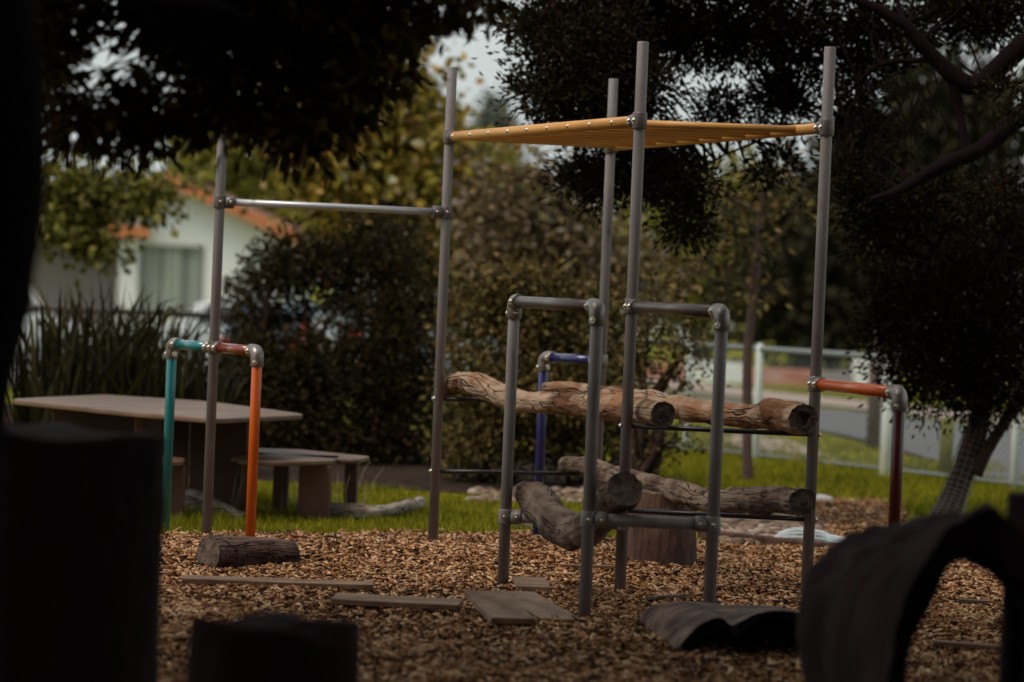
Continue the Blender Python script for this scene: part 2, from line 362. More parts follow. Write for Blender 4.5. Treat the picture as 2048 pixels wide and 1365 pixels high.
try: SC.cycles.denoiser = 'OPENIMAGEDENOISE'
except Exception: pass
SC.cycles.max_bounces = 6; SC.cycles.diffuse_bounces = 3; SC.cycles.transmission_bounces = 4
SC.cycles.use_adaptive_sampling = True; SC.cycles.adaptive_threshold = .015

# ------------------------------------------------------------------ setting
def ss(t): t = min(1, max(0, t)); return t * t * (3 - 2 * t)
def hgt(x, y): return -.08 * ss((14.6 - y) / .5) -0.6 * ss((y - 31) / 12) * ss((1.5 - x) / 5) - .09 * ss((y - 26) / 30)
def grid(name, xs, ys, zf, material):
    vs = [(x, y, zf(x, y)) for y in ys for x in xs]; n = len(xs)
    fs = [(j * n + i, j * n + i + 1, (j + 1) * n + i + 1, (j + 1) * n + i) for j in range(len(ys) - 1) for i in range(n - 1)]
    me = bpy.data.meshes.new(name); me.from_pydata(vs, [], fs); me.materials.append(material)
    me.polygons.foreach_set('use_smooth', [True] * len(fs))
    o = bpy.data.objects.new(name, me); C.objects.link(o); return o
xs = [-900, -300, -100, -60] + [-40 + i * 1.0 for i in range(81)] + [60, 100, 300, 900]
ys = [-100, -30, -8] + [0 + i * 1.0 for i in range(91)] + [100, 130, 200, 400, 1200]
struct(grid('ground', xs, ys, hgt, MT['lawn']))

EDGE = [(-4, 14.3), (-1.7, 14.45), (-.8, 14.9), (0, 15.35), (.9, 15.3), (1.7, 15.15), (3.0, 14.9), (6, 14.5)]
def lerp_list(L_, x):
    for (a, b), (c, d) in zip(L_, L_[1:]):
        if x <= c: return b + (d - b) * max(0, (x - a)) / (c - a)
    return L_[-1][1]
def edge(x): return lerp_list(EDGE, x) + .06 * math.sin(x * 9) + .04 * math.sin(x * 23)
def bedz(x, y): return (.030 * nz((x, y, 0), 1.1) + .012 * nz((x, y, 3), 4)) * ss((edge(x) - y) / 1.5 + .05) + .012
vs, fs = [], []
bx = [-6 + .1 * i for i in range(121)]
for x in bx:
    for j in range(90):
        y = -2 + (edge(x) + 2) * (1 - (1 - j / 89) ** 1.4)
        vs.append((x, y, bedz(x, y) if j < 89 else .004))
fs = [(i * 90 + j, (i + 1) * 90 + j, (i + 1) * 90 + j + 1, i * 90 + j + 1) for i in range(120) for j in range(89)]
me = bpy.data.meshes.new('mulch_bed'); me.from_pydata(vs, [], fs); me.materials.append(MT['mulch'])
struct(link('mulch_bed', me))

def flat(name, poly, z, material, res=None):
    b = MB(); b.add([(x, y, z) for x, y in poly], [tuple(range(len(poly)))])
    return b.build(name, material)
def ribbon(name, A, B, off, material, n=60):
    """strip between polylines A and B draped on the ground"""
    def rs(L_):
        L_ = [Vector((*p, 0)) for p in L_]; pts, _ = smooth_path([(p, 1) for p in L_], n); return pts
    a, b = rs(A), rs(B); k = 7; vs = []
    for p, q in zip(a, b):
        for i in range(k):
            r = p.lerp(q, i / (k - 1)); vs.append((r.x, r.y, hgt(r.x, r.y) + off))
    fs = [(i * k + j, i * k + j + 1, (i + 1) * k + j + 1, (i + 1) * k + j) for i in range(n - 1) for j in range(k - 1)]
    me = bpy.data.meshes.new(name); me.from_pydata(vs, [], fs); me.materials.append(material)
    return struct(link(name, me))
ribbon('soil_bed', [(-9, 18.6), (-4, 19), (-1.5, 18.6), (.2, 18), (1.0, 17.2)], [(-9, 28), (-4, 27.5), (-1.5, 26), (.5, 23), (1.6, 19)], .006, MT['soil'])
ribbon('road', [(5.5, 8), (4.1, 16), (3.6, 20.5), (3.35, 25), (2.97, 28.4), (1.5, 34), (-5, 43), (-20, 50)],
       [(11, 10), (8.3, 18), (6.7, 26), (5.3, 30.1), (3.7, 34.4), (1.5, 40), (-5, 62), (-20, 72)], .035, MT['road'])
ribbon('footpath', [(9.3, 18), (7.2, 26.5), (5.7, 31), (4.1, 35.3), (2, 41), (-4, 64)], [(10.6, 19), (8.2, 27.5), (6.6, 32.4), (5.0, 37), (3, 43), (-3, 66)], .03, MT['path'])
ribbon('gravel_track', [tuple(G(1470, 868).xy), tuple(G(1560, 880).xy), tuple(G(1640, 908).xy), tuple(G(1690, 925).xy)],
       [tuple(G(1440, 885).xy), tuple(G(1520, 912).xy), tuple(G(1590, 935).xy), tuple(G(1660, 942).xy)], .02, MT['path'], 20)
ribbon('bare_earth', [tuple(G(1430, 1040).xy), tuple(G(1560, 1010).xy), tuple(G(1640, 1003).xy), tuple(G(1780, 1010).xy)],
       [tuple(G(1430, 1072).xy), tuple(G(1560, 1088).xy), tuple(G(1660, 1100).xy), tuple(G(1800, 1085).xy)], .008, MT['mulch'], 20)

# bark chips (uncountable)
def in_view(x, y, m=.25): return abs(x) < .176 * y + m
def chips():
    n = 150000
    y = 7.5 + RS.rand(n) ** .85 * 8.2; x = (RS.rand(n) * 2 - 1) * (.176 * y + .9)
    e = np.array([edge(a) for a in x]) + RS.randn(n) * .06
    k = y < e; x, y = x[k], y[k]; n = len(x)
    z = np.array([bedz(a, b) for a, b in zip(x, y)]) + RS.rand(n) * .016
    ex = [G(a, b) for a, b in zip(RS.uniform(1590, 1810, 9000), RS.uniform(1004, 1100, 9000))]
    ex = [g for g in ex if g.y > edge(g.x)]
    x = np.concatenate([x, [g.x for g in ex]]); y = np.concatenate([y, [g.y for g in ex]]); z = np.concatenate([z, RS.uniform(.008, .024, len(ex))]); n = len(x)
    Lh = RS.uniform(.008, .026, n) * (1 + (RS.rand(n) > .92) * .8) * (1 - .5 * (RS.rand(n) > .7)); Wh = RS.uniform(.003, .0085, n); Th = RS.uniform(.0012, .003, n)
    yaw = RS.rand(n) * 6.283; pit = RS.randn(n) * .28; rol = RS.randn(n) * .4
    cy_, sy_, cp, sp, cr2, sr2 = np.cos(yaw), np.sin(yaw), np.cos(pit), np.sin(pit), np.cos(rol), np.sin(rol)
    A = np.stack([cy_ * cp, sy_ * cp, sp], 1)
    B0 = np.stack([-sy_, cy_, 0 * yaw], 1); C0 = np.cross(A, B0)
    B = B0 * cr2[:, None] + C0 * sr2[:, None]; D = np.cross(A, B)
    ctr = np.stack([x, y, z], 1)
    V = np.zeros((n, 8, 3))
    i = 0
    for a in (-1, 1):
        for b in (-1, 1):
            for c in (-1, 1):
                ta = a * (1 - .25 * RS.rand(n)); tb = b * (.55 + .45 * RS.rand(n))
                V[:, i] = ctr + A * (Lh * ta)[:, None] + B * (Wh * tb)[:, None] + D * (Th * c)[:, None]; i += 1
    q = np.array([(0, 1, 3, 2), (4, 6, 7, 5), (0, 4, 5, 1), (2, 3, 7, 6), (0, 2, 6, 4), (1, 5, 7, 3)])
    Q = (q[None] + (np.arange(n) * 8)[:, None, None]).reshape(-1, 4)
    o = link('bark_chips', mesh_np('bark_chips', V.reshape(-1, 3), quads=Q, mat=MT['chips']))
    o['kind'] = 'stuff'; o['label'] = 'brown bark chips spread over the play area floor'; o['category'] = 'bark chips'
chips()

def blades(name, x, y, z, h, wd, material, lean=.35, label='', parent=None, segs=2):
    n = len(x); yaw = RS.rand(n) * 6.283; la = RS.rand(n) * 6.283; lm = np.abs(RS.randn(n)) * lean * h
    sx, sy = np.cos(yaw) * wd, np.sin(yaw) * wd; lx, ly = np.cos(la) * lm, np.sin(la) * lm
    V = np.zeros((n, 2 * segs + 1, 3))
    for s in range(segs):
        t = s / segs; k = (1 - t * .5)
        for g, sg in ((0, -1), (1, 1)):
            V[:, 2 * s + g, 0] = x + sg * sx * k + lx * t * t; V[:, 2 * s + g, 1] = y + sg * sy * k + ly * t * t; V[:, 2 * s + g, 2] = z + h * t
    V[:, -1, 0] = x + lx; V[:, -1, 1] = y + ly; V[:, -1, 2] = z + h * (1 - .3 * np.minimum(1, lm / h))
    b = (np.arange(n) * (2 * segs + 1))[:, None]
    Q = np.concatenate([b + np.array([2 * s, 2 * s + 1, 2 * s + 3, 2 * s + 2]) for s in range(segs - 1)]) if segs > 1 else None
    T = b + np.array([2 * segs - 2, 2 * segs - 1, 2 * segs])
    return link(name, mesh_np(name, V.reshape(-1, 3), quads=Q, tris=T, mat=material), parent)
def grass_patch(name, n, y0, y1, cond, h0, h1, wd, label):
    y = RS.uniform(y0, y1, n); x = (RS.rand(n) * 2 - 1) * (.176 * y + 1.2)
    k = np.array([cond(a, b) and nz((a, b, 7), 2.3) > -.22 - .3 * random.random() for a, b in zip(x, y)]); x, y = x[k], y[k]
    dn = np.array([nz((a, b, 0), 1.6) for a, b in zip(x, y)])
    h = RS.uniform(h0, h1, len(x)) * (1 + dn * .9); h = np.maximum(h, .015)
    z = np.array([hgt(a, max(b, 15)) for a, b in zip(x, y)])
    o = blades(name, x, y, z, h, np.full(len(x), wd), MT['grass'])
    o['kind'] = 'stuff'; o['label'] = label; o['category'] = 'grass'
def soil_near(x): return lerp_list([(-9, 18.5), (-4, 18.9), (-1.5, 18.5), (.2, 17.9), (1.1, 17), (1.3, 99)], x)
grass_patch('lawn_grass', 150000, 14.2, 19, lambda x, y: y > edge(x) - .08 + .1 * random.random() and y < soil_near(x) and x < .85 and (y > edge(x) + .25 or random.random() < .5), .02, .062, .0024,
            'green lawn grass between the bark chips and the bushes')
grass_patch('side_lawn_grass', 125000, 15.5, 24, lambda x, y: x > .75 + .1 * random.random() and (y > 19 + .5 * random.random() or x > 2.35 + (19 - y) * .1) and x < 4.6 - (y - 16) * .1, .03, .08, .004,
            'green lawn grass along the wire fence on the right')
RN = [(8, 5.5), (16, 4.1), (20.5, 3.6), (25, 3.35), (28.4, 2.97), (34, 1.5), (43, -5)]
RF = [(10, 11), (18, 10.6), (27.5, 8.2), (32.4, 6.6), (37, 5.0), (43, 3), (66, -3)]
grass_patch('verge_grass', 90000, 21, 44, lambda x, y: x > 1.5 - (y - 22) * .3 and not (lerp_list(RN, y) - .05 < x < lerp_list(RF, y) + .05), .03, .075, .007, 'yellow green verge grass beyond the wire fence')

# scattered gravel
def rocks(name, pts, rmin, rmax, material):
    b = MB()
    for (x, y) in pts:
        r = random.uniform(rmin, rmax); s0 = len(b.v)
        b.sphere((x, y, r * .4), r, 7, 5, (1, random.uniform(.7, 1), .65))
        for i in range(s0, len(b.v)):
            v = Vector(b.v[i]); k = 1 + .35 * nz(v, 25); c = Vector((x, y, r * .4)); b.v[i] = tuple(c + (v - c) * k)
    return b.build(name, material)
pts = []
for _ in range(900):
    px = random.uniform(1425, 1640); py = random.uniform(1035, 1092); g = G(px, py); pts.append((g.x, g.y))
for _ in range(350):
    px = random.uniform(940, 1240); py = random.uniform(985, 1010); g = G(px, py); pts.append((g.x, g.y))
o = rocks('gravel', pts, .012, .04, MT['gravel']); o['kind'] = 'stuff'; o['label'] = 'pale gravel stones behind the climbing frame'; o['category'] = 'gravel'
g = G(1645, 1008)
b = MB().sphere((g.x, g.y, .025), .06, 14, 9, (1.1, .8, .5))
for i, v in enumerate(b.v): v = Vector(v); b.v[i] = tuple(v + (v - Vector((g.x, g.y, .025))) * nz(v, 14) * .5)
tag(b.build('stone', MT['white_stone']), 'flat white stone lying on bare earth before the lawn', 'stone')

# ------------------------------------------------------------------ climbing frame
R0 = .0242
frame = thing('climbing_frame', 'grey pipe climbing frame with yellow monkey bars and coloured side rails', 'climbing frame', (0.45, 13.5, 0))
posts = {  # X, Y, top
    'P1': (-.348, 14.65, 2.345), 'P2': (.452, 14.93, 2.34), 'P3': (.498, 12.57, 2.335), 'P4': (1.277, 12.50, 2.34),
    'L': (-1.434, 14.39, 2.34), 'F1': (.004, 12.64, 1.19), 'F2': (.322, 11.45, 1.19), 'F3': (.80, 11.45, 1.19)}
ZT, ZB, ZL = 2.003, 1.222, .931
def post(x, y, z, m, label=None):
    b = MB().tube([(x, y, -.15), (x, y, z - .003), (x, y, z)], [R0, R0, R0 * .93], 24)
    o = b.build('post', m, frame)
    if label: o['label'] = label
    return o
PL = {'P1': 'tall grey post at the far left corner of the yellow monkey bars', 'P3': 'tall grey post at the near corner of the yellow monkey bars'}
for k, (x, y, z) in posts.items(): post(x, y, z, MT['post'])
TEAL, ORG, BLU, MAR = (-1.676, 14.75), (-1.19, 14.0), (.168, 15.25), (1.53, 11.72)
post(*TEAL, ZL - .03, MT['teal'], 'teal painted post')
post(*ORG, ZL - .03, MT['orange'], 'orange painted post')
post(*BLU, ZL - .03, MT['blue'], 'dark blue painted post')
post(*MAR, ZL - .03, MT['maroon'], 'dark red painted post')

def bolt(parent, c, dr, r=.0075):
    c = Vector(c); d = Vector(dr).normalized()
    b = MB().tube([c - d * .004, c + d * .004, c + d * .007], [r, r, r * .6], 10)
    b.tube([c - d * .006, c + d * .001], [r * 1.7, r * 1.7], 12)
    b.build('bolt', MT['bolt'], parent)
def sleeve(x, y, z, toward, m='clampm', sock=True, h=.062, nm='clamp'):
    """collar round a post with a socket towards a bar"""
    b = MB(); r = R0 * 1.27
    b.tube([(x, y, z - h / 2), (x, y, z - h / 2 + .003), (x, y, z + h / 2 - .003), (x, y, z + h / 2)], [r * .96, r, r, r * .96], 24)
    if sock and toward is not None:
        t = Vector(toward).normalized()
        c = Vector((x, y, z))
        b.tube([c + t * R0, c + t * .066, c + t * .069], [r, r, r * .94], 24)
    o = b.build(nm, MT[m], frame)
    return o
def bolts_on(o, x, y, z, t):
    t = Vector(t).normalized(); side = Vector((t.y, -t.x, 0))
    if side.y > 0: side = -side
    c = Vector((x, y, z)); r = R0 * 1.3
    bolt(o, c + side * r, side); bolt(o, c + side * r + t * .05, side)
def dirxy(a, b): return Vector((b[0] - a[0], b[1] - a[1], 0)).normalized()
def bar(a, b, z, m, name, ra=R0, ins=.03, label=None):
    A = Vector((a[0], a[1], z)); B = Vector((b[0], b[1], z)); t = (B - A).normalized()
    o = MB().tube([A + t * ins, B - t * ins], ra, 24).build(name, m, frame)
    if label: o['label'] = label
    return o
def elbow(x, y, z, t, m='fitting'):
    """90 degree bend from the post up and over to a bar along -t (t points from the bar to the post)"""
    t = Vector(t); r = R0 * 1.3; c = Vector((x, y, z)); rb = .03
    pts = [c + Vector((0, 0, -.072)), c + Vector((0, 0, -.069)), c + Vector((0, 0, -rb))]
    for k in range(1, 8):
        a = math.pi / 2 * k / 8
        pts.append(c + Vector((0, 0, -rb)) - t * (rb * (1 - math.cos(a))) + Vector((0, 0, rb * math.sin(a))))
    pts += [c - t * rb, c - t * .066, c - t * .069]
    o = MB().tube(pts, [r * .95] + [r] * (len(pts) - 2) + [r * .95], 24).build('elbow', MT[m], frame)
    side = Vector((t.y, -t.x, 0)); 
    if side.y > 0: side = -side
    bolt(o, c + Vector((0, 0, -.05)) - t * r, -t); bolt(o, c - t * .05 + side * r, side); bolt(o, c + Vector((0, 0, -.052)) + side * r * .8 + t * r * .62, side + t)
    return o
xy = lambda k: posts[k][:2]
# yellow monkey bars
for a, b_ in (('P1', 'P3'), ('P2', 'P4')):
    bar(xy(a), xy(b_), ZT, MT['yellow'], 'side_rail')
    t = dirxy(xy(a), xy(b_))
    sleeve(*xy(a), ZT, t, h=.07); o = sleeve(*xy(b_), ZT, -t, h=.07); bolts_on(o, *xy(b_), ZT, -t)
for i in range(9):
    tt = .042 + .10675 * i
    A = Vector((*xy('P1'), ZT)).lerp(Vector((*xy('P3'), ZT)), tt); B = Vector((*xy('P2'), ZT)).lerp(Vector((*xy('P4'), ZT)), tt)
    d = (B - A).normalized()
    r = MB().tube([A + d * .02, B - d * .02], .0165, 18).build('rung', MT['yellow'], frame)
    bolt(r, A - d * (R0 - .001), -d, .0065); bolt(r, B + d * (R0 - .001), d, .0065)
# pull-up bar
o = bar(xy('L'), xy('P1'), 1.633, MT['galv'], 'pull_up_bar', .0175, label='pale galvanised bar')
t = dirxy(xy('L'), xy('P1'))
for k, s in (('L', 1), ('P1', -1)):
    c = sleeve(*xy(k), 1.633, t * s); bolts_on(c, *xy(k), 1.633, t * s)
# low side frames
def side_frame(k, q, m, z, lab, ms='fitting'):
    t = dirxy(xy(k), q)
    bar(xy(k), q, z, MT[m], 'side_bar', label=lab)
    c = sleeve(*xy(k), z, t, ms); bolts_on(c, *xy(k), z, t)
    elbow(q[0], q[1], z, t, ms)
side_frame('L', TEAL, 'teal', ZL, 'teal painted bar')
side_frame('L', ORG, 'rust', ZL, 'brown red painted bar')
side_frame('P2', BLU, 'blue', ZL, 'blue painted bar')
side_frame('P4', MAR, 'orange', ZL, 'orange painted bar')
# brown bars at shoulder height
t = dirxy(xy('F1'), xy('F2'))
bar(xy('F1'), xy('F2'), ZB, MT['dark_bar'], 'side_bar', label='dark brown bar'); elbow(*xy('F2'), ZB, t); elbow(*xy('F1'), ZB, -t)
t = dirxy(xy('P3'), xy('F3'))
bar(xy('P3'), xy('F3'), ZB, MT['dark_bar'], 'side_bar', label='dark brown bar'); elbow(*xy('F3'), ZB, t)
c = sleeve(*xy('P3'), ZB, t); bolts_on(c, *xy('P3'), ZB, t)
# low grey bars carrying the bent log
for a, b_, z in (('F2', 'F3', .405), ('F1', 'P3', .31)):
    t = dirxy(xy(a), xy(b_)); bar(xy(a), xy(b_), z, MT['post'], 'low_bar')
    for k, s in ((a, 1), (b_, -1)):
        c = sleeve(*xy(k), z, t * s, 'post'); bolts_on(c, *xy(k), z, t * s)
# thin black rods
for a, b_ in (('P1', 'P2'), ('P3', 'P4')):
    for z in (.718, .362):
        t = dirxy(xy(a), xy(b_)); A = Vector((*xy(a), z)); B = Vector((*xy(b_), z))
        r = MB().tube([A - t * .028, B + t * .028], .0105, 14).build('rod', MT['rod'], frame)
        bolt(r, A - t * .028, -t, .007); bolt(r, B + t * .028, t, .007)

# ------------------------------------------------------------------ logs
def log(name, pts, label, m, cutm, sd, n=70, nseg=26, amp=.16, knobs=(), cat='log', group=None, hole=False):
    n = int(n * 1.9); nseg = 40
    path, rad = smooth_path(pts, n)
    def jit(p, t, a):
        v = amp * 1.2 * nz(p, 6, sd) + amp * .5 * nz(p, 19, sd + 3) + amp * .3 * nz(p, 48, sd + 5) - amp * .6 * abs(nz(p, 11, sd + 8))
        cr_ = nz(Vector((a * 1.2, t * 14, sd)), 2.2)
        v -= max(0, .12 - abs(cr_)) * .6
        for (kt, ka, kw, kh) in knobs:
            da = math.atan2(math.sin(a - ka), math.cos(a - ka))
            v += kh * math.exp(-((t - kt) / kw) ** 2 - (da / .6) ** 2)
        return v
    b = MB(); b.tube(path, rad, nseg, caps=False, jit=jit)
    o = b.build(name, m)
    at = o.data.attributes.new('grain', 'FLOAT_VECTOR', 'POINT'); acc = 0.0; co = []
    for i in range(n):
        if i: acc += (path[i] - path[i - 1]).length
        for k in range(nseg):
            a = 2 * math.pi * k / nseg; co += [acc * .16 + sd, rad[i] * math.cos(a), rad[i] * math.sin(a)]
    at.data.foreach_set('vector', co)
    tag(o, label, cat, group)
    for e in (0, 1):
        i0 = 0 if e == 0 else (n - 1) * nseg
        ring = [Vector(b.v[i0 + k]) for k in range(nseg)]; c = sum(ring, Vector()) / nseg
        tdir = (path[0] - path[1]) if e == 0 else (path[-1] - path[-2]); tdir.normalize()
        q = MB(); vs = []
        for j, f in enumerate((1.0, .985, .8, .55, .3)):
            for k in range(nseg):
                p = c + (ring[k] - c) * f
                vs.append(p + tdir * (.004 if j == 1 else (.002 * nz(p, 60) + .002 - (.02 if hole and f < .5 else 0) if j > 1 else -.001)))
        vs.append(c + tdir * (.002 if not hole else -.03))
        fs = [(j * nseg + k, j * nseg + (k + 1) % nseg, (j + 1) * nseg + (k + 1) % nseg, (j + 1) * nseg + k) for j in range(4) for k in range(nseg)]
        fs += [(4 * nseg + k, 4 * nseg + (k + 1) % nseg, 5 * nseg) for k in range(nseg)]
        if e == 0: fs = [f[::-1] for f in fs]
        q.add(vs, fs, False).build('cut_end', cutm, o)
    return o
def pr(L_): return [(P(px, py, d), r) for px, py, d, r in L_]
log('log', pr([(893, 778, 14.75, .040), (930, 765, 14.6, .058), (990, 785, 14.3, .060), (1050, 805, 13.95, .052), (1120, 805, 13.6, .050), (1200, 815, 13.2, .060), (1270, 822, 12.8, .062), (1328, 829, 12.42, .053)]),
    'nearer long tan log on the upper rods with a round dark cut end', MT['bark_tan'], MT['cut'], 1.3, group='logs laid across the climbing frame rods')
log('log', pr([(1092, 778, 15.05, .032), (1140, 777, 14.9, .034), (1200, 788, 14.6, .042), (1290, 803, 14.1, .058), (1400, 822, 13.5, .056), (1500, 833, 13.0, .052), (1560, 833, 12.7, .068), (1608, 838, 12.36, .066)]),
    'farther long tan log on the upper rods, knobbly with a hollow end', MT['bark_tan'], MT['cut'], 4.1, knobs=[(.86, 1.0, .03, .45), (.80, .2, .02, .25)], hole=True, group='logs laid across the climbing frame rods')
log('log', pr([(1130, 930, 15.05, .040), (1175, 935, 14.8, .052), (1230, 955, 14.5, .058), (1300, 968, 14.1, .044), (1370, 985, 13.6, .046), (1410, 1003, 13.4, .056), (1500, 1000, 12.9, .058), (1603, 1006, 12.35, .060)]),
    'long forked brown log on the lower rods with deep bark cracks', MT['bark_grey'], MT['cut'], 7.7, amp=.2, knobs=[(.55, 2.8, .05, .4)], group='logs laid across the climbing frame rods')
log('log', pr([(1048, 985, 12.72, .050), (1075, 1000, 12.6, .080), (1112, 1042, 12.35, .078), (1145, 1068, 12.1, .072), (1185, 1050, 11.85, .070), (1220, 1005, 11.62, .066), (1252, 978, 11.40, .072)]),
    'thick bent grey log hooked over the two low grey bars', MT['bark_grey'], MT['cut_light'], 2.9, amp=.2, knobs=[(.3, 3.6, .05, .3)], n=80)
# log on the chips
log('log', pr([(418, 1108, 12.95, .083), (500, 1109, 13.1, .080), (583, 1113, 13.22, .070)]),
    'short round log lying on bark chips before the orange post', MT['bark_post'], MT['cut_light'], 5.5, amp=.06, n=50)
a = G(618, 1038); c_ = G(838, 1030)
log('log', [((a.x, a.y, .042), .046), ((a.x * .66 + c_.x * .34, a.y, .046), .048), ((a.x * .3 + c_.x * .7, a.y + .02, .055), .036), ((c_.x, c_.y, .065), .036)],
    'thin pale weathered log lying in the grass right of the benches', MT['bark_grey2'], MT['cut'], 6.1, n=50)
log('log', pr([(322, 998, 16.0, .03), (360, 1000, 15.9, .055), (400, 1004, 15.8, .058), (440, 1018, 15.7, .045), (488, 1036, 15.6, .025)]),
    'curved dark log in grass between teal and orange posts', MT['bark_grey2'], MT['cut'], 8.1, n=50)
a = G(1030, 1060); c_ = G(1085, 1078)
log('log', [((a.x, a.y, .03), .035), ((a.x * .5 + c_.x * .5, a.y, .03), .035), ((c_.x, a.y - .1, .02), .03)],
    'small pale log on the lawn edge beside the blue post', MT['bark_grey2'], MT['cut'], 9.1, n=30)

# ------------------------------------------------------------------ stumps
def stump(label, base, r0, r1, h, m, sd, lobes=.08, lean=(0, 0), topm=None, top_amp=.0):
    n, k = 30, 40; b = MB(); x0, y0 = base; vs = []
    for i in range(n):
        t = i / (n - 1)
        for j in range(k):
            a = 2 * math.pi * j / k
            r = r0 + (r1 - r0) * t ** .7
            p = Vector((math.cos(a), math.sin(a), t * h * 1.2))
            r *= 1 + lobes * nz(p, 1.4, sd) + lobes * .5 * nz(Vector((p.x * 4, p.y * 4, p.z * .6)), 1.5, sd) + .02 * nz(p, 9, sd)
            top = top_amp * nz(Vector((math.cos(a) * .8, math.sin(a) * .8, sd)), 1.6)
            vs.append((x0 + lean[0] * t + r * math.cos(a), y0 + lean[1] * t + r * math.sin(a), -.05 + t * (h + top + .05)))
    fs = [(i * k + j, i * k + (j + 1) % k, (i + 1) * k + (j + 1) % k, (i + 1) * k + j) for i in range(n - 1) for j in range(k)]
    b.add(vs, fs, True); o = b.build('stump', m); tag(o, label, 'stump')
    ring = [Vector(v) for v in vs[-k:]]; c = sum(ring, Vector()) / k; q = MB(); tv = []
    for f in (1.0, .97, .6, .3):
        for p in ring: w_ = c + (p - c) * f; tv.append(w_ + Vector((0, 0, -.004 if f == 1 else .006 + top_amp * .5 * nz(w_, 6, sd))))
    tv.append(c)
    q.add(tv, [(j * k + i, j * k + (i + 1) % k, (j + 1) * k + (i + 1) % k, (j + 1) * k + i) for j in range(3) for i in range(k)] + [(3 * k + i, 3 * k + (i + 1) % k, 4 * k) for i in range(k)], True)
    q.build('cut_top', topm or MT['cut_light'], o); return o
stump('short reddish stump standing on the chips behind the low bars', ((1326 + 19 - 1024) / 427, 14.0), .175, .15, .35, MT['stump'], 3.3, .12, lean=(-.02, 0))
stump('tall near black stump filling the lower left corner of the photo', (-1.17, 7.6), .31, .30, .86, MT['dark_stump'], 5.1, .06, topm=MT['dark_stump'], top_amp=.04)
stump('low near black stump at the bottom edge of the photo', (-.496, 6.6), .21, .19, .515, MT['dark_stump'], 9.7, .1, topm=MT['dark_stump'], top_amp=.05)
stump('dark upright stump at the right edge behind the hollow arch', (1.46, 7.9), .135, .128, .79, MT['dark_stump'], 2.2, .1, topm=MT['dark_stump'])
stump('small dark stump top at the bottom edge inside the hollow arch', (1.12, 6.45), .09, .075, .36, MT['dark_stump'], 12.2, .1, topm=MT['dark_stump'])

# ------------------------------------------------------------------ hollow half logs
def shell(name, label, curves, thick, m, inm, sd, amp=.02, cat='hollow log', seg=44, ln=14):
    """half pipe lofted through the rim polylines (front to back), with real thickness"""
    cs = [smooth_path([(Vector(p), 1) for p in c], seg)[0] for c in curves]
    cen = []
    for c in cs:
        q = sum(c, Vector()) / seg; q.z = 0; cen.append(q)
    outer = []; inner = []; rows = 0
    for a, b_, ca, cb in zip(cs, cs[1:], cen, cen[1:]):
        for j in range(ln):
            t = j / (ln - 1) if b_ is cs[-1] else j / ln
            c = ca.lerp(cb, t); rows += 1
            for i in range(seg):
                p = a[i].lerp(b_[i], t); d = (p - c); d.y *= .3; d.normalize()
                k = amp * (nz(p, 5, sd) + .5 * nz(p, 14, sd) + .25 * nz(p, 35, sd))
                q = p + d * k; outer.append(q); inner.append(q - d * thick * (1 + .3 * nz(p, 6, sd + 9)))
    ln = rows
    N_ = len(outer)
    f1 = [(j * seg + i, j * seg + i + 1, (j + 1) * seg + i + 1, (j + 1) * seg + i) for j in range(ln - 1) for i in range(seg - 1)]
    f2 = [tuple(N_ + a for a in f[::-1]) for f in f1]
    f3 = []
    for j in (0, ln - 1):
        f3 += [(j * seg + i, j * seg + i + 1, N_ + j * seg + i + 1, N_ + j * seg + i) for i in range(seg - 1)]
    for i in (0, seg - 1):
        f3 += [(j * seg + i, (j + 1) * seg + i, N_ + (j + 1) * seg + i, N_ + j * seg + i) for j in range(ln - 1)]
    b = MB(); b.add(outer + inner, f1 + f2, True)
    b.f += f3; b.sm += [False] * len(f3)
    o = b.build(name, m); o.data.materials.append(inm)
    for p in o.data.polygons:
        if len(f1) <= p.index: p.material_index = 1  # inner faces and rims coloured near-black to stand for the enclosed shade
    tag(o, label, cat); return o
# low split hollow log
rim = [P(1347, 1322, 10.35), P(1360, 1292, 10.4), P(1380, 1268, 10.4), P(1405, 1247, 10.4), P(1440, 1234, 10.4), P(1462, 1250, 10.4), P(1483, 1241, 10.45), P(1515, 1229, 10.5), P(1555, 1222, 10.5), P(1600, 1228, 10.5), P(1640, 1270, 10.45), P(1655, 1330, 10.4)]
bk = [P(1276, 1240, 11.4), P(1284, 1224, 11.35), P(1305, 1212, 11.3), P(1334, 1204, 11.3), P(1375, 1202, 11.3), P(1420, 1205, 11.3), P(1460, 1209, 11.3), P(1500, 1211, 11.3), P(1545, 1213, 11.3), P(1590, 1221, 11.3), P(1625, 1240, 11.3), P(1650, 1262, 11.3)]
bk2 = [Vector((p.x + .02, p.y + .35, -.03)) for p in bk]
shell('hollow_half_log', 'low split hollow log lying open side down on the chips', [rim, bk, bk2], .042, MT['hollow'], MT['trunk_and_shade_black'], 3.1, amp=.007)
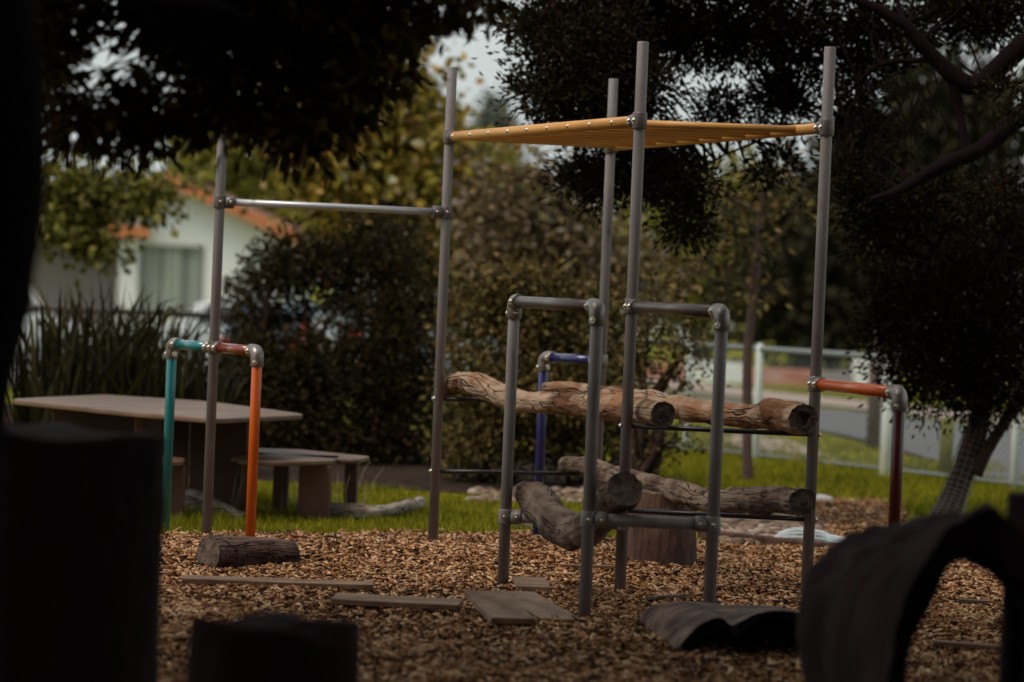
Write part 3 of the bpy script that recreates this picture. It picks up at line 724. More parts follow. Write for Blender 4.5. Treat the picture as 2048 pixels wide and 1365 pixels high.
# big arch
rim = [P(1760, 1620, 7.2), P(1772, 1365, 7.2), P(1794, 1234, 7.25), P(1835, 1135, 7.3), P(1885, 1072, 7.35), P(1940, 1045, 7.35), P(2010, 1050, 7.35), P(2075, 1095, 7.3), P(2120, 1190, 7.3), P(2130, 1365, 7.2), P(2130, 1620, 7.2)]
bk = [P(1620, 1490, 7.9), P(1604, 1340, 8.0), P(1602, 1220, 8.0), P(1632, 1127, 8.05), P(1690, 1080, 8.05), P(1770, 1058, 8.05), P(1860, 1046, 8.05), P(1960, 1052, 8.05), P(2040, 1100, 8.0), P(2080, 1240, 8.0), P(2080, 1440, 8.0)]
shell('hollow_log_arch', 'large dark hollow log arch in the lower right foreground', [rim, bk], .092, MT['dark_stump'], MT['trunk_and_shade_black'], 6.6, amp=.038, ln=26)
log('log', pr([(1884, 1060, 8.7, .045), (1960, 1064, 8.6, .05), (2030, 1072, 8.5, .05), (2150, 1087, 8.4, .055)]),
    'dark log resting behind the top of the hollow arch', MT['dark_stump'], MT['cut'], 3.9, n=40)

# ------------------------------------------------------------------ planks
def plank(label, c, size, yaw, m='plank', pitch=0.0, rl=0.0, group='loose boards lying on the bark chips'):
    b = MB(); L_, W_, T_ = size; k = 14; vs = []
    for i in range(k):
        t = i / (k - 1) - .5
        for (yy, zz) in ((-1, -1), (1, -1), (1, 1), (-1, 1)):
            e = .004 * nz(Vector((t * 5, yy, zz)), 2, c[0] * 3)
            vs.append((t * L_ + (.006 * nz(Vector((yy, zz, 5)), 3, c[1]) if i in (0, k - 1) else 0), yy * (W_ / 2 + e), zz * T_ / 2 + .01 * t * t * L_))
    fs = [(i * 4 + j, i * 4 + (j + 1) % 4, (i + 1) * 4 + (j + 1) % 4, (i + 1) * 4 + j) for i in range(k - 1) for j in range(4)]
    fs += [(3, 2, 1, 0), ((k - 1) * 4, (k - 1) * 4 + 1, (k - 1) * 4 + 2, (k - 1) * 4 + 3)]
    b.add(vs, fs); o = b.build('plank', MT[m], bevel=.002)
    o.location = c; o.rotation_euler = (rl, pitch, yaw)
    tag(o, label, 'board', group); return o
def gc(px, py, z=.03):
    z += .022; g = G(px, py, z); return (g.x, g.y, z)
def gc_old(px, py, z=.03): g = G(px, py, z); return (g.x, g.y, z)
plank('long narrow board on the chips just in front of the short round log', gc(556, 1166, .012), (.78, .10, .022), math.radians(4), 'plank', rl=.06)
plank('pointed narrow board on the chips left of the two overlapping boards', gc(795, 1204, .012), (.50, .19, .022), math.radians(-5), 'plank', rl=.03)
def plank_between(label, p0, p1, wd, z0, z1, m):
    a, c = G(*p0, z0), G(*p1, z1); mid = (a + c) / 2; ln = (c - a).length
    plank(label, (mid.x, mid.y, (z0 + z1) / 2), (ln, wd, .024), math.atan2(c.y - a.y, c.x - a.x), m, pitch=math.atan2(z0 - z1, ln))
plank_between('wide board on top of the overlapping pair at the foot of the front post', (970, 1188), (1026, 1244), .165, .085, .05, 'plank')
plank_between('lower board of the overlapping pair, touching the near grey post', (1030, 1190), (1125, 1246), .16, .05, .03, 'plank_grey')
plank('small square grey offcut on the chips between the front posts', gc(1062, 1169, .02), (.14, .42, .024), math.radians(3), 'plank_grey')
plank('thin half buried stick of wood behind the near front post', gc(1180, 1133, .02), (.28, .03, .012), math.radians(12), 'plank')
plank('dark half buried stick beside the low hollow log', gc(1335, 1194, .03), (.26, .03, .014), math.radians(48), 'cut_light')
plank('short dark offcut on the chips seen through the hollow arch', gc(1945, 1203, .02), (.12, .05, .015), math.radians(-4), 'cut_light')
plank('long pale board on the chips seen through the hollow arch', gc(1960, 1292, .02), (.34, .05, .015), math.radians(-12), 'plank')
# sleeper edging
a, c_ = G(1400, 1078), G(1720, 1112)
mid = (a + c_) / 2
o = MB().box((0, 0, 0), ((c_ - a).length, .07, .05), bev=.008).build('timber_edging', MT['stump']); o.location = (mid.x, mid.y, .025)
o.rotation_euler = (0, 0, math.atan2(c_.y - a.y, c_.x - a.x)); tag(o, 'dark timber edging between the chips and the gravel', 'edging')
# netting roll
def net_tube(name, path, rad, m, parent=None, nu=18, seg=60, wr=.0022, phase=0):
    b = MB(); pts, rd = smooth_path([(Vector(p), r) for p, r in zip(path, rad)], seg)
    tmp = MB(); tmp.tube(pts, rd, nu, caps=False, jit=lambda p, t, a: .1 * nz(p, 14, phase))
    g = [[Vector(tmp.v[i * nu + k]) for k in range(nu)] for i in range(seg)]
    for i in range(seg): b.tube(g[i] + [g[i][0]], wr, 3, caps=False)
    for k in range(nu): b.tube([g[i][k] for i in range(seg)], wr, 3, caps=False)
    return b.build(name, m, parent)
path = [P(1545, 1086, 15.4), P(1580, 1080, 15.4), P(1630, 1083, 15.35), P(1660, 1087, 15.35), P(1700, 1092, 15.3)]
o = net_tube('netting_roll', path, [.02, .055, .06, .045, .03], MT['net'], nu=16, seg=46, wr=.0034); tag(o, 'crumpled roll of white netting beside the timber edging', 'netting')

# ------------------------------------------------------------------ picnic table and benches
def round_poly(poly, k=.12, n=4):
    out = []; m = len(poly)
    for i in range(m):
        p = Vector(poly[i]); a = Vector(poly[i - 1]); c = Vector(poly[(i + 1) % m])
        e1 = p + (a - p).normalized() * min(k, (a - p).length * .45); e2 = p + (c - p).normalized() * min(k, (c - p).length * .45)
        for j in range(n + 1):
            t = j / n; out.append(((1 - t) ** 2) * e1 + 2 * t * (1 - t) * p + t * t * e2)
    return out
ZTAB, ZSEAT = .55, .325
def top_poly(pix, z): return [G(px, py, z).xy for px, py in pix]
tb = thing('picnic_table', 'low wooden picnic table with a wide pale top behind the teal post', 'table', (-1.95, 16.4, 0))
tp = round_poly([p for p in top_poly([(14, 798), (205, 789), (420, 803), (616, 829), (430, 838), (240, 822)], ZTAB)], .12)
MB().prism([tuple(p) for p in tp], ZTAB - .028, ZTAB).build('tabletop', MT['table'], tb, bevel=.008)
ctr = sum([Vector(p) for p in tp], Vector((0, 0))) / len(tp)
for (px0, px1, dy) in ((100, 376, .25), (378, 492, -.1)):
    x0 = (px0 + 12 - 1024) / SCL(16.5 + dy); x1 = (px1 + 12 - 1024) / SCL(16.5 + dy)
    MB().box(((x0 + x1) / 2, 16.5 + dy, (ZTAB - .028) / 2), (x1 - x0, .045, ZTAB - .032), bev=.005).build('leg', MT['table_leg'], tb)
MB().box((-1.95, 16.2, .42), (.045, .9, .2), bev=.004).build('crosspiece', MT['table_leg'], tb)
def bench(label, pix, legs):
    z = ZSEAT; poly = round_poly(top_poly(pix, z), .05); c = sum([Vector(p) for p in poly], Vector((0, 0))) / len(poly)
    t = thing('bench', label, 'bench', (c.x, c.y, 0), 'low benches round the picnic table')
    MB().prism([tuple(p) for p in poly], z - .025, z).build('seat', MT['table'], t, bevel=.007)
    for px, wpx in legs:
        x = (px + 14 - 1024) / SCL(c.y)
        MB().box((x, c.y, (z - .025) / 2), (wpx / SCL(c.y), .11, z - .029), bev=.006).build('leg', MT['table_leg'], t)
bench('wooden bench right of the orange post, nearer one of the overlapping pair', [(460, 913), (540, 908), (684, 912), (668, 921), (560, 924), (480, 921)], [(494, 26), (628, 64)])
bench('wooden bench right of the orange post, rear one reaching farthest right', [(505, 896), (600, 899), (742, 913), (715, 920), (600, 912), (510, 905)], [(560, 30), (700, 26)])
bench('wooden bench at the far left just above the tall dark stump', [(8, 876), (40, 868), (140, 868), (250, 884), (190, 893), (60, 888)], [(60, 40), (180, 40)])
bench('small wooden seat end showing just behind the teal post', [(250, 912), (300, 908), (372, 916), (366, 923), (300, 923), (255, 919)], [(350, 34), (275, 30)])

# ------------------------------------------------------------------ foliage
def leaf_mesh(name, ctr, axis, L_, Wd, material, parent=None, kind='diamond'):
    n = len(ctr); ax = axis / np.linalg.norm(axis, axis=1)[:, None]
    rnd = RS.randn(n, 3); sd = np.cross(ax, rnd); sd /= np.linalg.norm(sd, axis=1)[:, None]
    nm = np.cross(ax, sd); L_ = L_[:, None]; Wd = Wd[:, None]
    if kind == 'diamond':
        V = np.stack([ctr, ctr + ax * L_ * .45 + sd * Wd, ctr + ax * L_ + nm * L_ * .12, ctr + ax * L_ * .45 - sd * Wd], 1)
        Q = np.arange(n * 4).reshape(-1, 4)
        me = mesh_np(name, V.reshape(-1, 3), quads=Q, mat=material)
    else:
        V = np.stack([ctr, ctr + ax * L_ * .28 + sd * Wd * .85 + nm * L_ * .05, ctr + ax * L_ * .62 + sd * Wd * .9 + nm * L_ * .06, ctr + ax * L_ - nm * L_ * .1,
                      ctr + ax * L_ * .62 - sd * Wd * .9 + nm * L_ * .06, ctr + ax * L_ * .28 - sd * Wd * .85 + nm * L_ * .05,
                      ctr + ax * L_ * .28, ctr + ax * L_ * .62], 1)
        q = np.array([(6, 7, 2, 1), (6, 5, 4, 7)]); t = np.array([(0, 6, 1), (0, 5, 6), (7, 3, 2), (7, 4, 3)])
        b = (np.arange(n) * 8)[:, None, None]
        me = mesh_np(name, V.reshape(-1, 3), quads=(q[None] + b).reshape(-1, 4), tris=(t[None] + b).reshape(-1, 3), mat=material)
    return link(name, me, parent)

def blob(px, py, d, rx, ry, rd=None):
    """crown lobe seen at a pixel: centre, radii in metres"""
    c = P(px, py, d); s = SCL(d)
    return (c, Vector((rx / s, rd if rd else (rx + ry) / 2 / s, ry / s)))
def crown(parent, blobs, nclump, nleaf, leafL, leafW, material, csize=.12, droop=.3, kind='diamond', twigs=None, twigm=None, hubs=None, shell_=.0, outward=.8):
    """leaf clumps spread through the lobes; twigs run to every clump"""
    vol = [b[1].x * b[1].z + .001 for b in blobs]; tot = sum(vol); ctr = []; ax = []; cl = []
    for b, v in zip(blobs, vol):
        for _ in range(max(2, int(nclump * v / tot))):
            u = Vector((random.gauss(0, 1), random.gauss(0, 1), random.gauss(0, 1))).normalized()
            r = (shell_ + (1 - shell_) * random.random()) ** .45
            c = b[0] + Vector((u.x * b[1].x, u.y * b[1].y, u.z * b[1].z)) * r
            cl.append((c, b[0], u))
            m = max(3, int(nleaf * random.uniform(.5, 1.4))); s = csize * random.uniform(.6, 1.35)
            q = RS.randn(m, 3) * s * np.array([1, 1, .8]); 
            ctr.append(q + np.array(c)); a = q / (np.linalg.norm(q, axis=1)[:, None] + 1e-6) * outward + RS.randn(m, 3) * .5 + np.array(u) * .3
            a[:, 2] -= droop; ax.append(a)
    ctr = np.concatenate(ctr); ax = np.concatenate(ax); n = len(ctr)
    o = leaf_mesh('crown', ctr, ax, RS.uniform(.65, 1.25, n) * leafL, RS.uniform(.7, 1.2, n) * leafW, material, parent, kind)
    return o, cl
def branches(b, cl, trunk_pts, r_tip=.004, every=1, r0=.03, sag=.1):
    """thin limbs from the nearest trunk point to clump centres"""
    for i, (c, bc, u) in enumerate(cl):
        if i % every: continue
        st = min(trunk_pts, key=lambda p: (p - c).length + .6 * max(0, p.z - c.z))
        mid = st.lerp(c, .5) + Vector((random.uniform(-1, 1), random.uniform(-1, 1), random.uniform(-.3, 1))) * (c - st).length * sag
        pts, rd = smooth_path([(st, r0), (mid, r0 * .5), (c, r_tip)], 8)
        b.tube(pts, rd, 5, caps=False)
def tree(name, label, cat, base, trunk, blobs, nclump, nleaf, leafL, leafW, lm, tm, csize=.12, droop=.3, kind='diamond', every=3, r0=.03, extra=None, group=None, shell_=0., limbs=(), tw=.004, outward=.8, sag=.1, tname='trunk'):
    t = thing(name, label, cat, base, group)
    b = MB(); pts, rd = smooth_path(trunk, 30)
    b.tube(pts, rd, 14, jit=lambda p, t_, a: .12 * nz(p, 5) + .06 * nz(p, 16))
    hubs = pts[10:]
    for lb in limbs:
        p2, r2 = smooth_path(lb, 16); b.tube(p2, r2, 10, jit=lambda p, t_, a: .12 * nz(p, 6)); hubs = hubs + p2[4:]
    o, cl = crown(t, blobs, nclump, nleaf, leafL, leafW, lm, csize, droop, kind, shell_=shell_, outward=outward)
    branches(b, cl, hubs, tw, every, r0, sag)
    b.build(tname, tm, t)
    return t

# near broadleaf tree, trunk at the left edge
T = [(P(-170, 2000, 6), .20), (P(-165, 1300, 6), .165), (P(-135, 850, 6), .15), (P(-85, 600, 6), .145), (P(-50, 400, 6), .14), (P(-68, 60, 6), .14), (P(-110, -500, 6.2), .13), (P(-60, -1200, 6.5), .10)]
lim = [[(P(-90, -300, 6.1), .08), (P(250, -330, 7.5), .06), (P(700, -300, 9), .035), (P(1000, -200, 9.6), .015)],
       [(P(-90, -100, 6.1), .05), (P(150, -60, 7.5), .035), (P(450, 20, 9), .02), (P(650, 120, 9.6), .008)]]
bl = [blob(120, 20, 9.4, 90, 40), blob(95, 170, 9.4, 40, 100), blob(180, 235, 9.2, 80, 35), blob(310, 215, 9.3, 85, 55), blob(360, 40, 9.5, 120, 75), blob(450, 160, 9.4, 100, 70), blob(520, 50, 9.5, 120, 90),
      blob(585, 200, 9.5, 80, 60), blob(680, 110, 9.6, 85, 90), blob(760, 40, 9.7, 70, 80), blob(650, -40, 9.7, 180, 80), blob(885, -12, 9.6, 50, 30), blob(960, -5, 9.7, 40, 16), blob(60, 40, 9, 70, 120),
      blob(200, -100, 9.5, 300, 90), blob(610, 255, 9.3, 35, 30)] + [blob(x, y, 9.3, rx, ry) for x, y, rx, ry in ((130, 270, 20, 15), (215, 272, 22, 20), (300, 285, 16, 16), (400, 250, 25, 22), (470, 240, 20, 20), (545, 275, 22, 22), (600, 290, 16, 20), (655, 245, 18, 22), (700, 215, 18, 25), (745, 175, 20, 25), (785, 140, 14, 20), (820, 70, 12, 25), (870, 25, 12, 18), (905, 12, 12, 12), (935, 18, 10, 12))]
near = tree('broadleaf_tree', 'near black broadleaf tree with its trunk along the left edge', 'tree', (-1.25, 6, 0), T, bl, 660, 18, .072, .0125, MT['leaf_near'], MT['trunk_and_shade_black'],
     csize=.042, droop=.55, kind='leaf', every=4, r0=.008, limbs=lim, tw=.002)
# its unseen high crown, plus a leaf shell added round the camera for shade
hi = [(Vector((x + random.uniform(-.5, .5), y, z)), Vector((1.1, 1.1, .5))) for x, y, z in
      [(-3.5, 2, 4.4), (-1.8, 1.5, 4.8), (0, 1, 5), (1.8, 1.5, 4.8), (-3.2, 4.5, 4.4), (-1.5, 4.5, 4.7), (.4, 4.5, 4.7), (2.2, 4.8, 4.6), (-3, 7.2, 4.2), (-1.2, 7.4, 4.1), (.7, 7.6, 4.1), (2.6, 7.4, 4.2),
       (-2.5, 9.4, 3.6), (-1.0, 9.5, 3.5), (3.6, 5.5, 4.4), (3.8, 9.3, 4), (2.3, 9.6, 3.9), (-4.5, 6, 4), (0, -1.5, 5), (-3, -1.5, 5), (3, -1, 5)]]
hi += [(Vector((6.2 * math.cos(a), 1 + 6.5 * math.sin(a), z)), Vector((1.5, 1.5, 1.3))) for a in [math.radians(q) for q in range(150, 391, 17)] for z in (1.2, 3.2)]
hi += [(Vector((sx * (3.6 + .1 * yy), yy, z)), Vector((.8, 1.2, 1.1))) for sx in (-1, 1) for yy in (4.5, 7) for z in (1.4, 3.2)]
hi += [(Vector((x, y, 5.2)), Vector((1.5, 1.5, .6))) for x in (-4, -2, 0, 2, 4) for y in (-4, -2, 0, 2, 4, 6, 8)]
hi += [(Vector((x, y, 4.3)), Vector((1.2, .8, .5))) for x in (-2.6, -1, .6, 2.2, 3.8) for y in (9.2, 10.3)]
crown(near, hi, 2900, 26, .24, .085, MT['leaf_near'], .30, .3)[0].name = 'unseen_leaves'

# dark fine-leaved tree above the monkey bars, trunk off to the right
T = [(Vector((3.6, 16.2, 0)), .24), (Vector((3.5, 16.2, 1.2)), .2), (P(2140, 330, 16), 0.1156), (P(2120, 120, 16), 0.1020), (P(2090, -200, 16), 0.0680)]
lim = [[(P(2140, 150, 16), 0.0748), (P(2048, 225, 15.9), 0.0578), (P(1960, 300, 15.8), 0.0476), (P(1886, 330, 15.7), 0.0374), (P(1800, 380, 15.6), 0.0272), (P(1740, 400, 15.5), 0.0136)],
       [(P(2120, 60, 16), 0.0680), (P(2040, 95, 16), 0.0612), (P(1960, 170, 16), 0.0578), (P(1905, 150, 16), 0.0476), (P(1850, 95, 16), 0.0374), (P(1780, 30, 16), 0.0306), (P(1600, -30, 16), 0.0204), (P(1300, -20, 16), 0.0102)],
       [(P(1905, 150, 16), 0.0340), (P(1920, 230, 16), 0.0272), (P(1935, 320, 15.9), 0.0204)],
       [(P(1850, 120, 16), 0.0170), (P(1760, 130, 16.1), 0.0136), (P(1690, 190, 16.2), 0.0095), (P(1600, 230, 16.3), 0.0054)],
       [(P(1880, 330, 15.8), 0.0204), (P(1900, 430, 16), 0.0136), (P(1860, 520, 16), 0.0068)],
       [(P(1580, 110, 16.3), 0.0136), (P(1560, 250, 16.5), 0.0095), (P(1430, 320, 16.5), 0.0054), (P(1380, 370, 16.5), 0.0027)]]
bl = [blob(1110, 110, 16.2, 80, 75), blob(1120, 200, 16.2, 85, 60), blob(1210, 60, 16.3, 130, 75), blob(1240, 170, 16.4, 100, 80), blob(1360, 60, 16.5, 120, 85), blob(1180, 350, 16.6, 55, 50), blob(1320, 360, 16.6, 95, 70),
      blob(1250, 280, 16.6, 90, 60), blob(1440, 230, 16.6, 60, 35), blob(1480, 60, 16.6, 130, 70), blob(1620, 50, 16.5, 120, 70), blob(1560, 190, 16.7, 70, 60), blob(1545, 330, 16.7, 35, 40), blob(1370, 440, 16.6, 50, 45),
      blob(1720, 260, 16.4, 60, 90), blob(1750, 60, 16.6, 120, 60), blob(1900, 20, 16.6, 140, 60), blob(2010, 30, 16.6, 90, 70), blob(1850, 420, 16.0, 120, 70), blob(1760, 450, 16.2, 60, 70), blob(2000, 400, 16.2, 70, 60),
      blob(1300, -60, 16.6, 350, 80), blob(1060, 60, 16.3, 45, 50), blob(1700, 150, 16.6, 70, 60), blob(1130, 150, 15.9, 90, 100), blob(1230, 120, 15.9, 90, 100), blob(1200, 380, 16.3, 45, 40), blob(1310, 340, 16.2, 70, 60), blob(2020, 190, 15.5, 40, 40), blob(1970, 400, 15.6, 40, 40), blob(1690, 330, 16, 30, 60), blob(1720, 420, 16, 30, 50)]
fine = tree('fine_leaved_tree', 'dark fine leaved tree overhanging the yellow monkey bars from the right', 'tree', (3.6, 16.2, 0), T, bl, 860, 105, .045, .0085, MT['leaf_needle'], MT['trunk_and_shade_black'],
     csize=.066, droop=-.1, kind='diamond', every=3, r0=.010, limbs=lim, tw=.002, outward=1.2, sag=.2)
hi = [(Vector((x, y, z)), Vector((1.1, 1.1, .45))) for x, y, z in [(1.2, 17.4, 3.6), (2.6, 17, 4), (.3, 16.9, 3.5), (3.8, 15.5, 4.3), (3.8, 13, 4.3), (4.2, 10.5, 4.2), (3.9, 17, 4.6), (3.0, 14, 4.6), (2.9, 11.8, 4.4)]]
crown(fine, hi, 380, 26, .13, .03, MT['leaf_needle'], .22, .1)[0].name = 'unseen_leaves'
# hanging twigs
tw = MB()
for _ in range(130):
    px, py = random.choice([(random.uniform(1740, 1880), random.uniform(110, 240)), (random.uniform(1900, 2040), random.uniform(340, 560)), (random.uniform(1660, 1760), random.uniform(180, 330))])
    d = random.uniform(15.6, 16.6); a = P(px, py, d); ln = random.uniform(.12, .3)
    pts, rd = smooth_path([(a, .004), (a + Vector((random.uniform(-.08, .08), 0, -ln * .5)), .003), (a + Vector((random.uniform(-.12, .12), 0, -ln)), .0015)], 8)
    tw.tube(pts, rd, 4, caps=False)
tw.build('hanging_twig', MT['trunk_and_shade_black'], fine)['kind'] = 'stuff'

# leaning wrapped tree on the right
g0 = P(1885, 1075, 17.4); g0.z = 0
T = [(g0 - Vector((.02, 0, .05)), .085), (P(1912, 985, 17.5), .072), (P(1948, 880, 17.6), .066), (P(1962, 820, 17.6), .06), (P(1975, 700, 17.7), .05), (P(1990, 520, 17.8), .035), (P(1990, 400, 17.8), .02)]
lim = [[(P(1950, 950, 17.5), .045), (P(1975, 900, 17.5), .036), (P(2020, 830, 17.5), .034), (P(2070, 770, 17.6), .03), (P(2130, 640, 17.6), .02)],
       [(P(1965, 800, 17.6), .03), (P(1900, 700, 17.6), .02), (P(1830, 620, 17.6), .01)]]
bl = [blob(1800, 690, 17.4, 65, 85), blob(1860, 760, 17.4, 75, 60), blob(1880, 640, 17.5, 110, 90), blob(1960, 720, 17.5, 90, 90), blob(2020, 620, 17.6, 80, 90), blob(1820, 560, 17.6, 70, 60), blob(1950, 530, 17.6, 110, 60),
      blob(2030, 760, 17.4, 50, 70), blob(2050, 450, 17.6, 60, 80), blob(1780, 620, 17.5, 40, 40), blob(1940, 810, 17.5, 40, 25)]
lt = tree('leaning_tree', 'leaning tree with dark foliage and a white mesh wrapped trunk', 'tree', g0, T, bl, 330, 90, .048, .009, MT['leaf_needle'], MT['trunk'], csize=.075, droop=-.05, every=3, r0=.008, limbs=lim, tw=.002, outward=1.1)
net_tube('trunk_guard', [g0, P(1912, 985, 17.5), P(1948, 880, 17.6), P(1962, 820, 17.6)], [.098, .085, .08, .075], mat('grey_netting', [(.2, .185, .19), (.3, .28, .285)], 8), lt, 13, 26, .0019)

# thin sapling
g1 = G(1496, 972)
T = [(g1, .036), (P(1494, 860, g1.y), .034), (P(1496, 700, g1.y), .032), (P(1512, 540, g1.y), .028), (P(1522, 420, g1.y), .02), (P(1527, 330, g1.y), .01)]
lim = [[(P(1508, 580, g1.y), .012), (P(1440, 560, g1.y), .009), (P(1370, 540, g1.y), .005)], [(P(1520, 430, g1.y), .012), (P(1470, 400, g1.y), .01), (P(1410, 365, g1.y), .006)],
       [(P(1515, 500, g1.y), .01), (P(1570, 460, g1.y), .008), (P(1600, 400, g1.y), .005)]]
bl = [blob(1400, 545, g1.y, 80, 45), blob(1440, 390, g1.y, 90, 50), blob(1560, 420, g1.y, 60, 60), blob(1480, 480, g1.y, 90, 50), blob(1530, 340, g1.y, 60, 40), blob(1500, 580, g1.y, 70, 30)]
tree('sapling', 'thin young tree with sparse leaves standing in the lawn before the fence', 'tree', g1, T, bl, 130, 8, .07, .018, MT['leaf_bush2'], MT['trunk_thin'], csize=.07, every=2, r0=.006, limbs=lim, tw=.002)

# bushes
def bush(name, label, base, blobs, nclump, nleaf, L_, W_, lm, csize, stems=5, group=None, spread=.3, shell_=0., droop=0., every=5, core=0):
    t = thing(name, label, 'bush', base, group); b = MB(); hubs = []; B0 = Vector(base)
    for i in range(stems):
        bb = random.choice(blobs); e = bb[0]
        s0 = B0 + Vector((random.uniform(-spread, spread), random.uniform(-.2, .2), -.02))
        pts, rd = smooth_path([(s0, .035), (s0.lerp(e, .5) + Vector((random.uniform(-.15, .15), 0, 0)), .022), (e, .01)], 12); b.tube(pts, rd, 7); hubs += pts
    o, cl = crown(t, blobs, nclump, nleaf, L_, W_, lm, csize, droop, shell_=shell_); branches(b, cl, hubs, .003, every, .008)
    if core:
        inner = [(c + Vector((0, .15, 0)), r * .8) for c, r in blobs]
        crown(t, inner, core, 30, L_ * 1.2, W_ * 1.3, lm, csize * 1.6, droop)[0].name = 'inner_leaves'
    b.build('stems', MT['trunk'], t); return t
d = 21.5
bl = [blob(545, 550, d, 60, 50), blob(500, 590, d + .3, 35, 40), blob(485, 690, d, 35, 70), blob(590, 640, d + .3, 60, 30), blob(600, 520, d, 90, 55), blob(720, 560, d, 90, 80), blob(530, 740, d - .4, 110, 60), blob(650, 760, d - .5, 120, 90), blob(780, 700, d - .3, 100, 120), blob(560, 850, d - .5, 110, 90), blob(700, 880, d - .6, 130, 70),
      blob(840, 830, d - .5, 80, 110), blob(840, 600, d - .2, 60, 80), blob(480, 790, d, 50, 60), blob(760, 480, d, 80, 60)]
bush('dense_bush', 'large dark dense bush behind the picnic table', (-1.1, d, 0), bl, 620, 46, .045, .012, MT['leaf_bush'], .068, 9, spread=1.2, shell_=.35, core=420)
d = 19.6
bl = [blob(960, 640, d, 70, 90), blob(1060, 620, d, 90, 100), blob(1000, 780, d - .3, 110, 90), blob(960, 900, d - .3, 90, 60), blob(1120, 760, d - .2, 100, 90), blob(1100, 880, d - .2, 110, 60), blob(1180, 640, d, 70, 80),
      blob(1220, 740, d, 60, 60), blob(1240, 850, d, 60, 60)]
bush('mixed_bush', 'olive brown bush behind the middle of the climbing frame', (.15, d, 0), bl, 430, 36, .045, .013, MT['leaf_bush2'], .07, 8, spread=.7, shell_=.3, core=230)
d = 18.6
bl = [blob(1320, 650, d, 60, 30), blob(1370, 700, d, 50, 30), blob(1320, 760, d, 70, 35), blob(1330, 880, d, 60, 30), blob(1280, 900, d, 40, 30), blob(1270, 690, d, 50, 60), blob(1300, 590, d, 50, 25)]
bush('loose_shrub', 'thin loose shrub with small leaves between the near and right posts', (.8, d, 0), bl, 150, 13, .045, .013, MT['leaf_bush2'], .09, 9, spread=.12, every=2)
d = 24
bl = [blob(1000, 480, d, 70, 80), blob(1100, 460, d, 90, 70), blob(1180, 530, d, 90, 90), blob(1130, 370, d, 50, 60), blob(1000, 360, d, 50, 40), blob(1240, 560, d, 90, 70), blob(1050, 560, d, 120, 60)]
tree('reddish_tree', 'reddish brown leafed tree behind the middle posts', 'tree', (.35, d, 0), [(Vector((.35, d, 0)), .09), (P(1105, 560, d), .08), (P(1118, 450, d), .06), (P(1130, 330, d), .03)],
     bl, 330, 16, .09, .028, mat('reddish_leaf', [(.04, .024, .015), (.11, .068, .036), (.18, .14, .05), (.25, .13, .08)], 1.2, .5, 0, rand=.7, trans=.2), MT['trunk'], csize=.16, every=3, r0=.014)
d = 27
bl = [blob(650, 220, d, 100, 110), blob(740, 180, d, 90, 110), blob(800, 190, d, 40, 60), blob(850, 300, d, 80, 80), blob(720, 330, d, 120, 100), blob(675, 370, d, 50, 65), blob(900, 420, d, 90, 90), blob(800, 450, d, 110, 80), blob(950, 520, d, 60, 60),
      blob(710, 460, d, 60, 50), blob(690, 60, d, 110, 80), blob(960, 380, d, 60, 50)]
tree('maple_tree', 'tall yellow green autumn tree behind the pull up bar', 'tree', (-1.2, d, 0), [(Vector((-1.2, d, 0)), .16), (P(780, 600, d), .14), (P(760, 400, d), .11), (P(740, 150, d), .06)],
     bl, 620, 22, .115, .042, MT['leaf_mid'], MT['trunk'], csize=.2, every=5, r0=.02)
d = 24.5
bl = [blob(150, 370, d, 60, 45), blob(230, 380, d, 80, 40), blob(150, 450, d, 60, 50), blob(200, 490, d, 40, 35), blob(305, 400, d, 58, 36), blob(100, 400, d, 40, 70), blob(380, 360, d, 24, 12)]
tree('overhanging_tree', 'sunlit yellow green branches hanging before the white house', 'tree', (-6.2, d, 0), [(Vector((-6.2, d, 0)), .16), (Vector((-6.1, d, 2.0)), .12), (Vector((-5.6, d, 3)), .07)],
     bl, 170, 18, .085, .034, MT['leaf_lit'], MT['trunk'], csize=.09, every=3, r0=.015, limbs=[[(Vector((-6.1, d, 2.2)), .05), (P(60, 340, d), .03), (P(250, 360, d), .02), (P(400, 380, d), .008)]])
# trees beyond the road
def far_tree(label, px, py, d, blobs, m, n=260, L_=.3, tmat='trunk', nl=16, cs=.5):
    b0 = P(px, py, d); zz = hgt(b0.x, d); base = Vector((b0.x, d, zz)); top = max(b_[0].z for b_ in blobs)
    tree('background_tree', label, 'tree', base, [(base, .22), (Vector((b0.x, d, zz + (top - zz) * .5)), .18), (Vector((b0.x, d, top)), .08)], blobs, n, nl, L_, L_ * .35, m, MT[tmat], csize=cs, every=6, r0=.05, group='trees beyond the road')
far_tree('blurred olive tree between the near and right tall posts', 1400, 600, 62, [blob(1400, 470, 62, 90, 90), blob(1340, 560, 62, 60, 50), blob(1480, 420, 62, 70, 70), blob(1440, 560, 62, 90, 60), blob(1350, 430, 62, 60, 60)], MT['leaf_olive'], 300)
far_tree('dark broad tree left of the right tall post beyond the road', 1610, 650, 56, [blob(1600, 520, 56, 100, 80), blob(1580, 610, 56, 80, 60), blob(1700, 560, 56, 90, 100), blob(1640, 440, 56, 110, 60), blob(1760, 470, 56, 90, 90), blob(1660, 640, 56, 90, 35)], MT['leaf_far'], 460)
far_tree('blurred bright green tree beside the top of the left tall post', 520, 500, 92, [blob(500, 330, 92, 90, 60), blob(590, 400, 92, 80, 60), blob(420, 310, 92, 60, 50), blob(620, 300, 92, 80, 80), blob(560, 450, 92, 70, 30)], MT['leaf_olive'], 260, .5)
far_tree('grey green conifer showing in the sky gap', 990, 450, 95, [blob(988, 215, 95, 8, 30), blob(990, 270, 95, 25, 40), blob(985, 330, 95, 50, 45), blob(1000, 400, 95, 90, 60)], MT['leaf_conifer'], 500, .22, cs=.3)
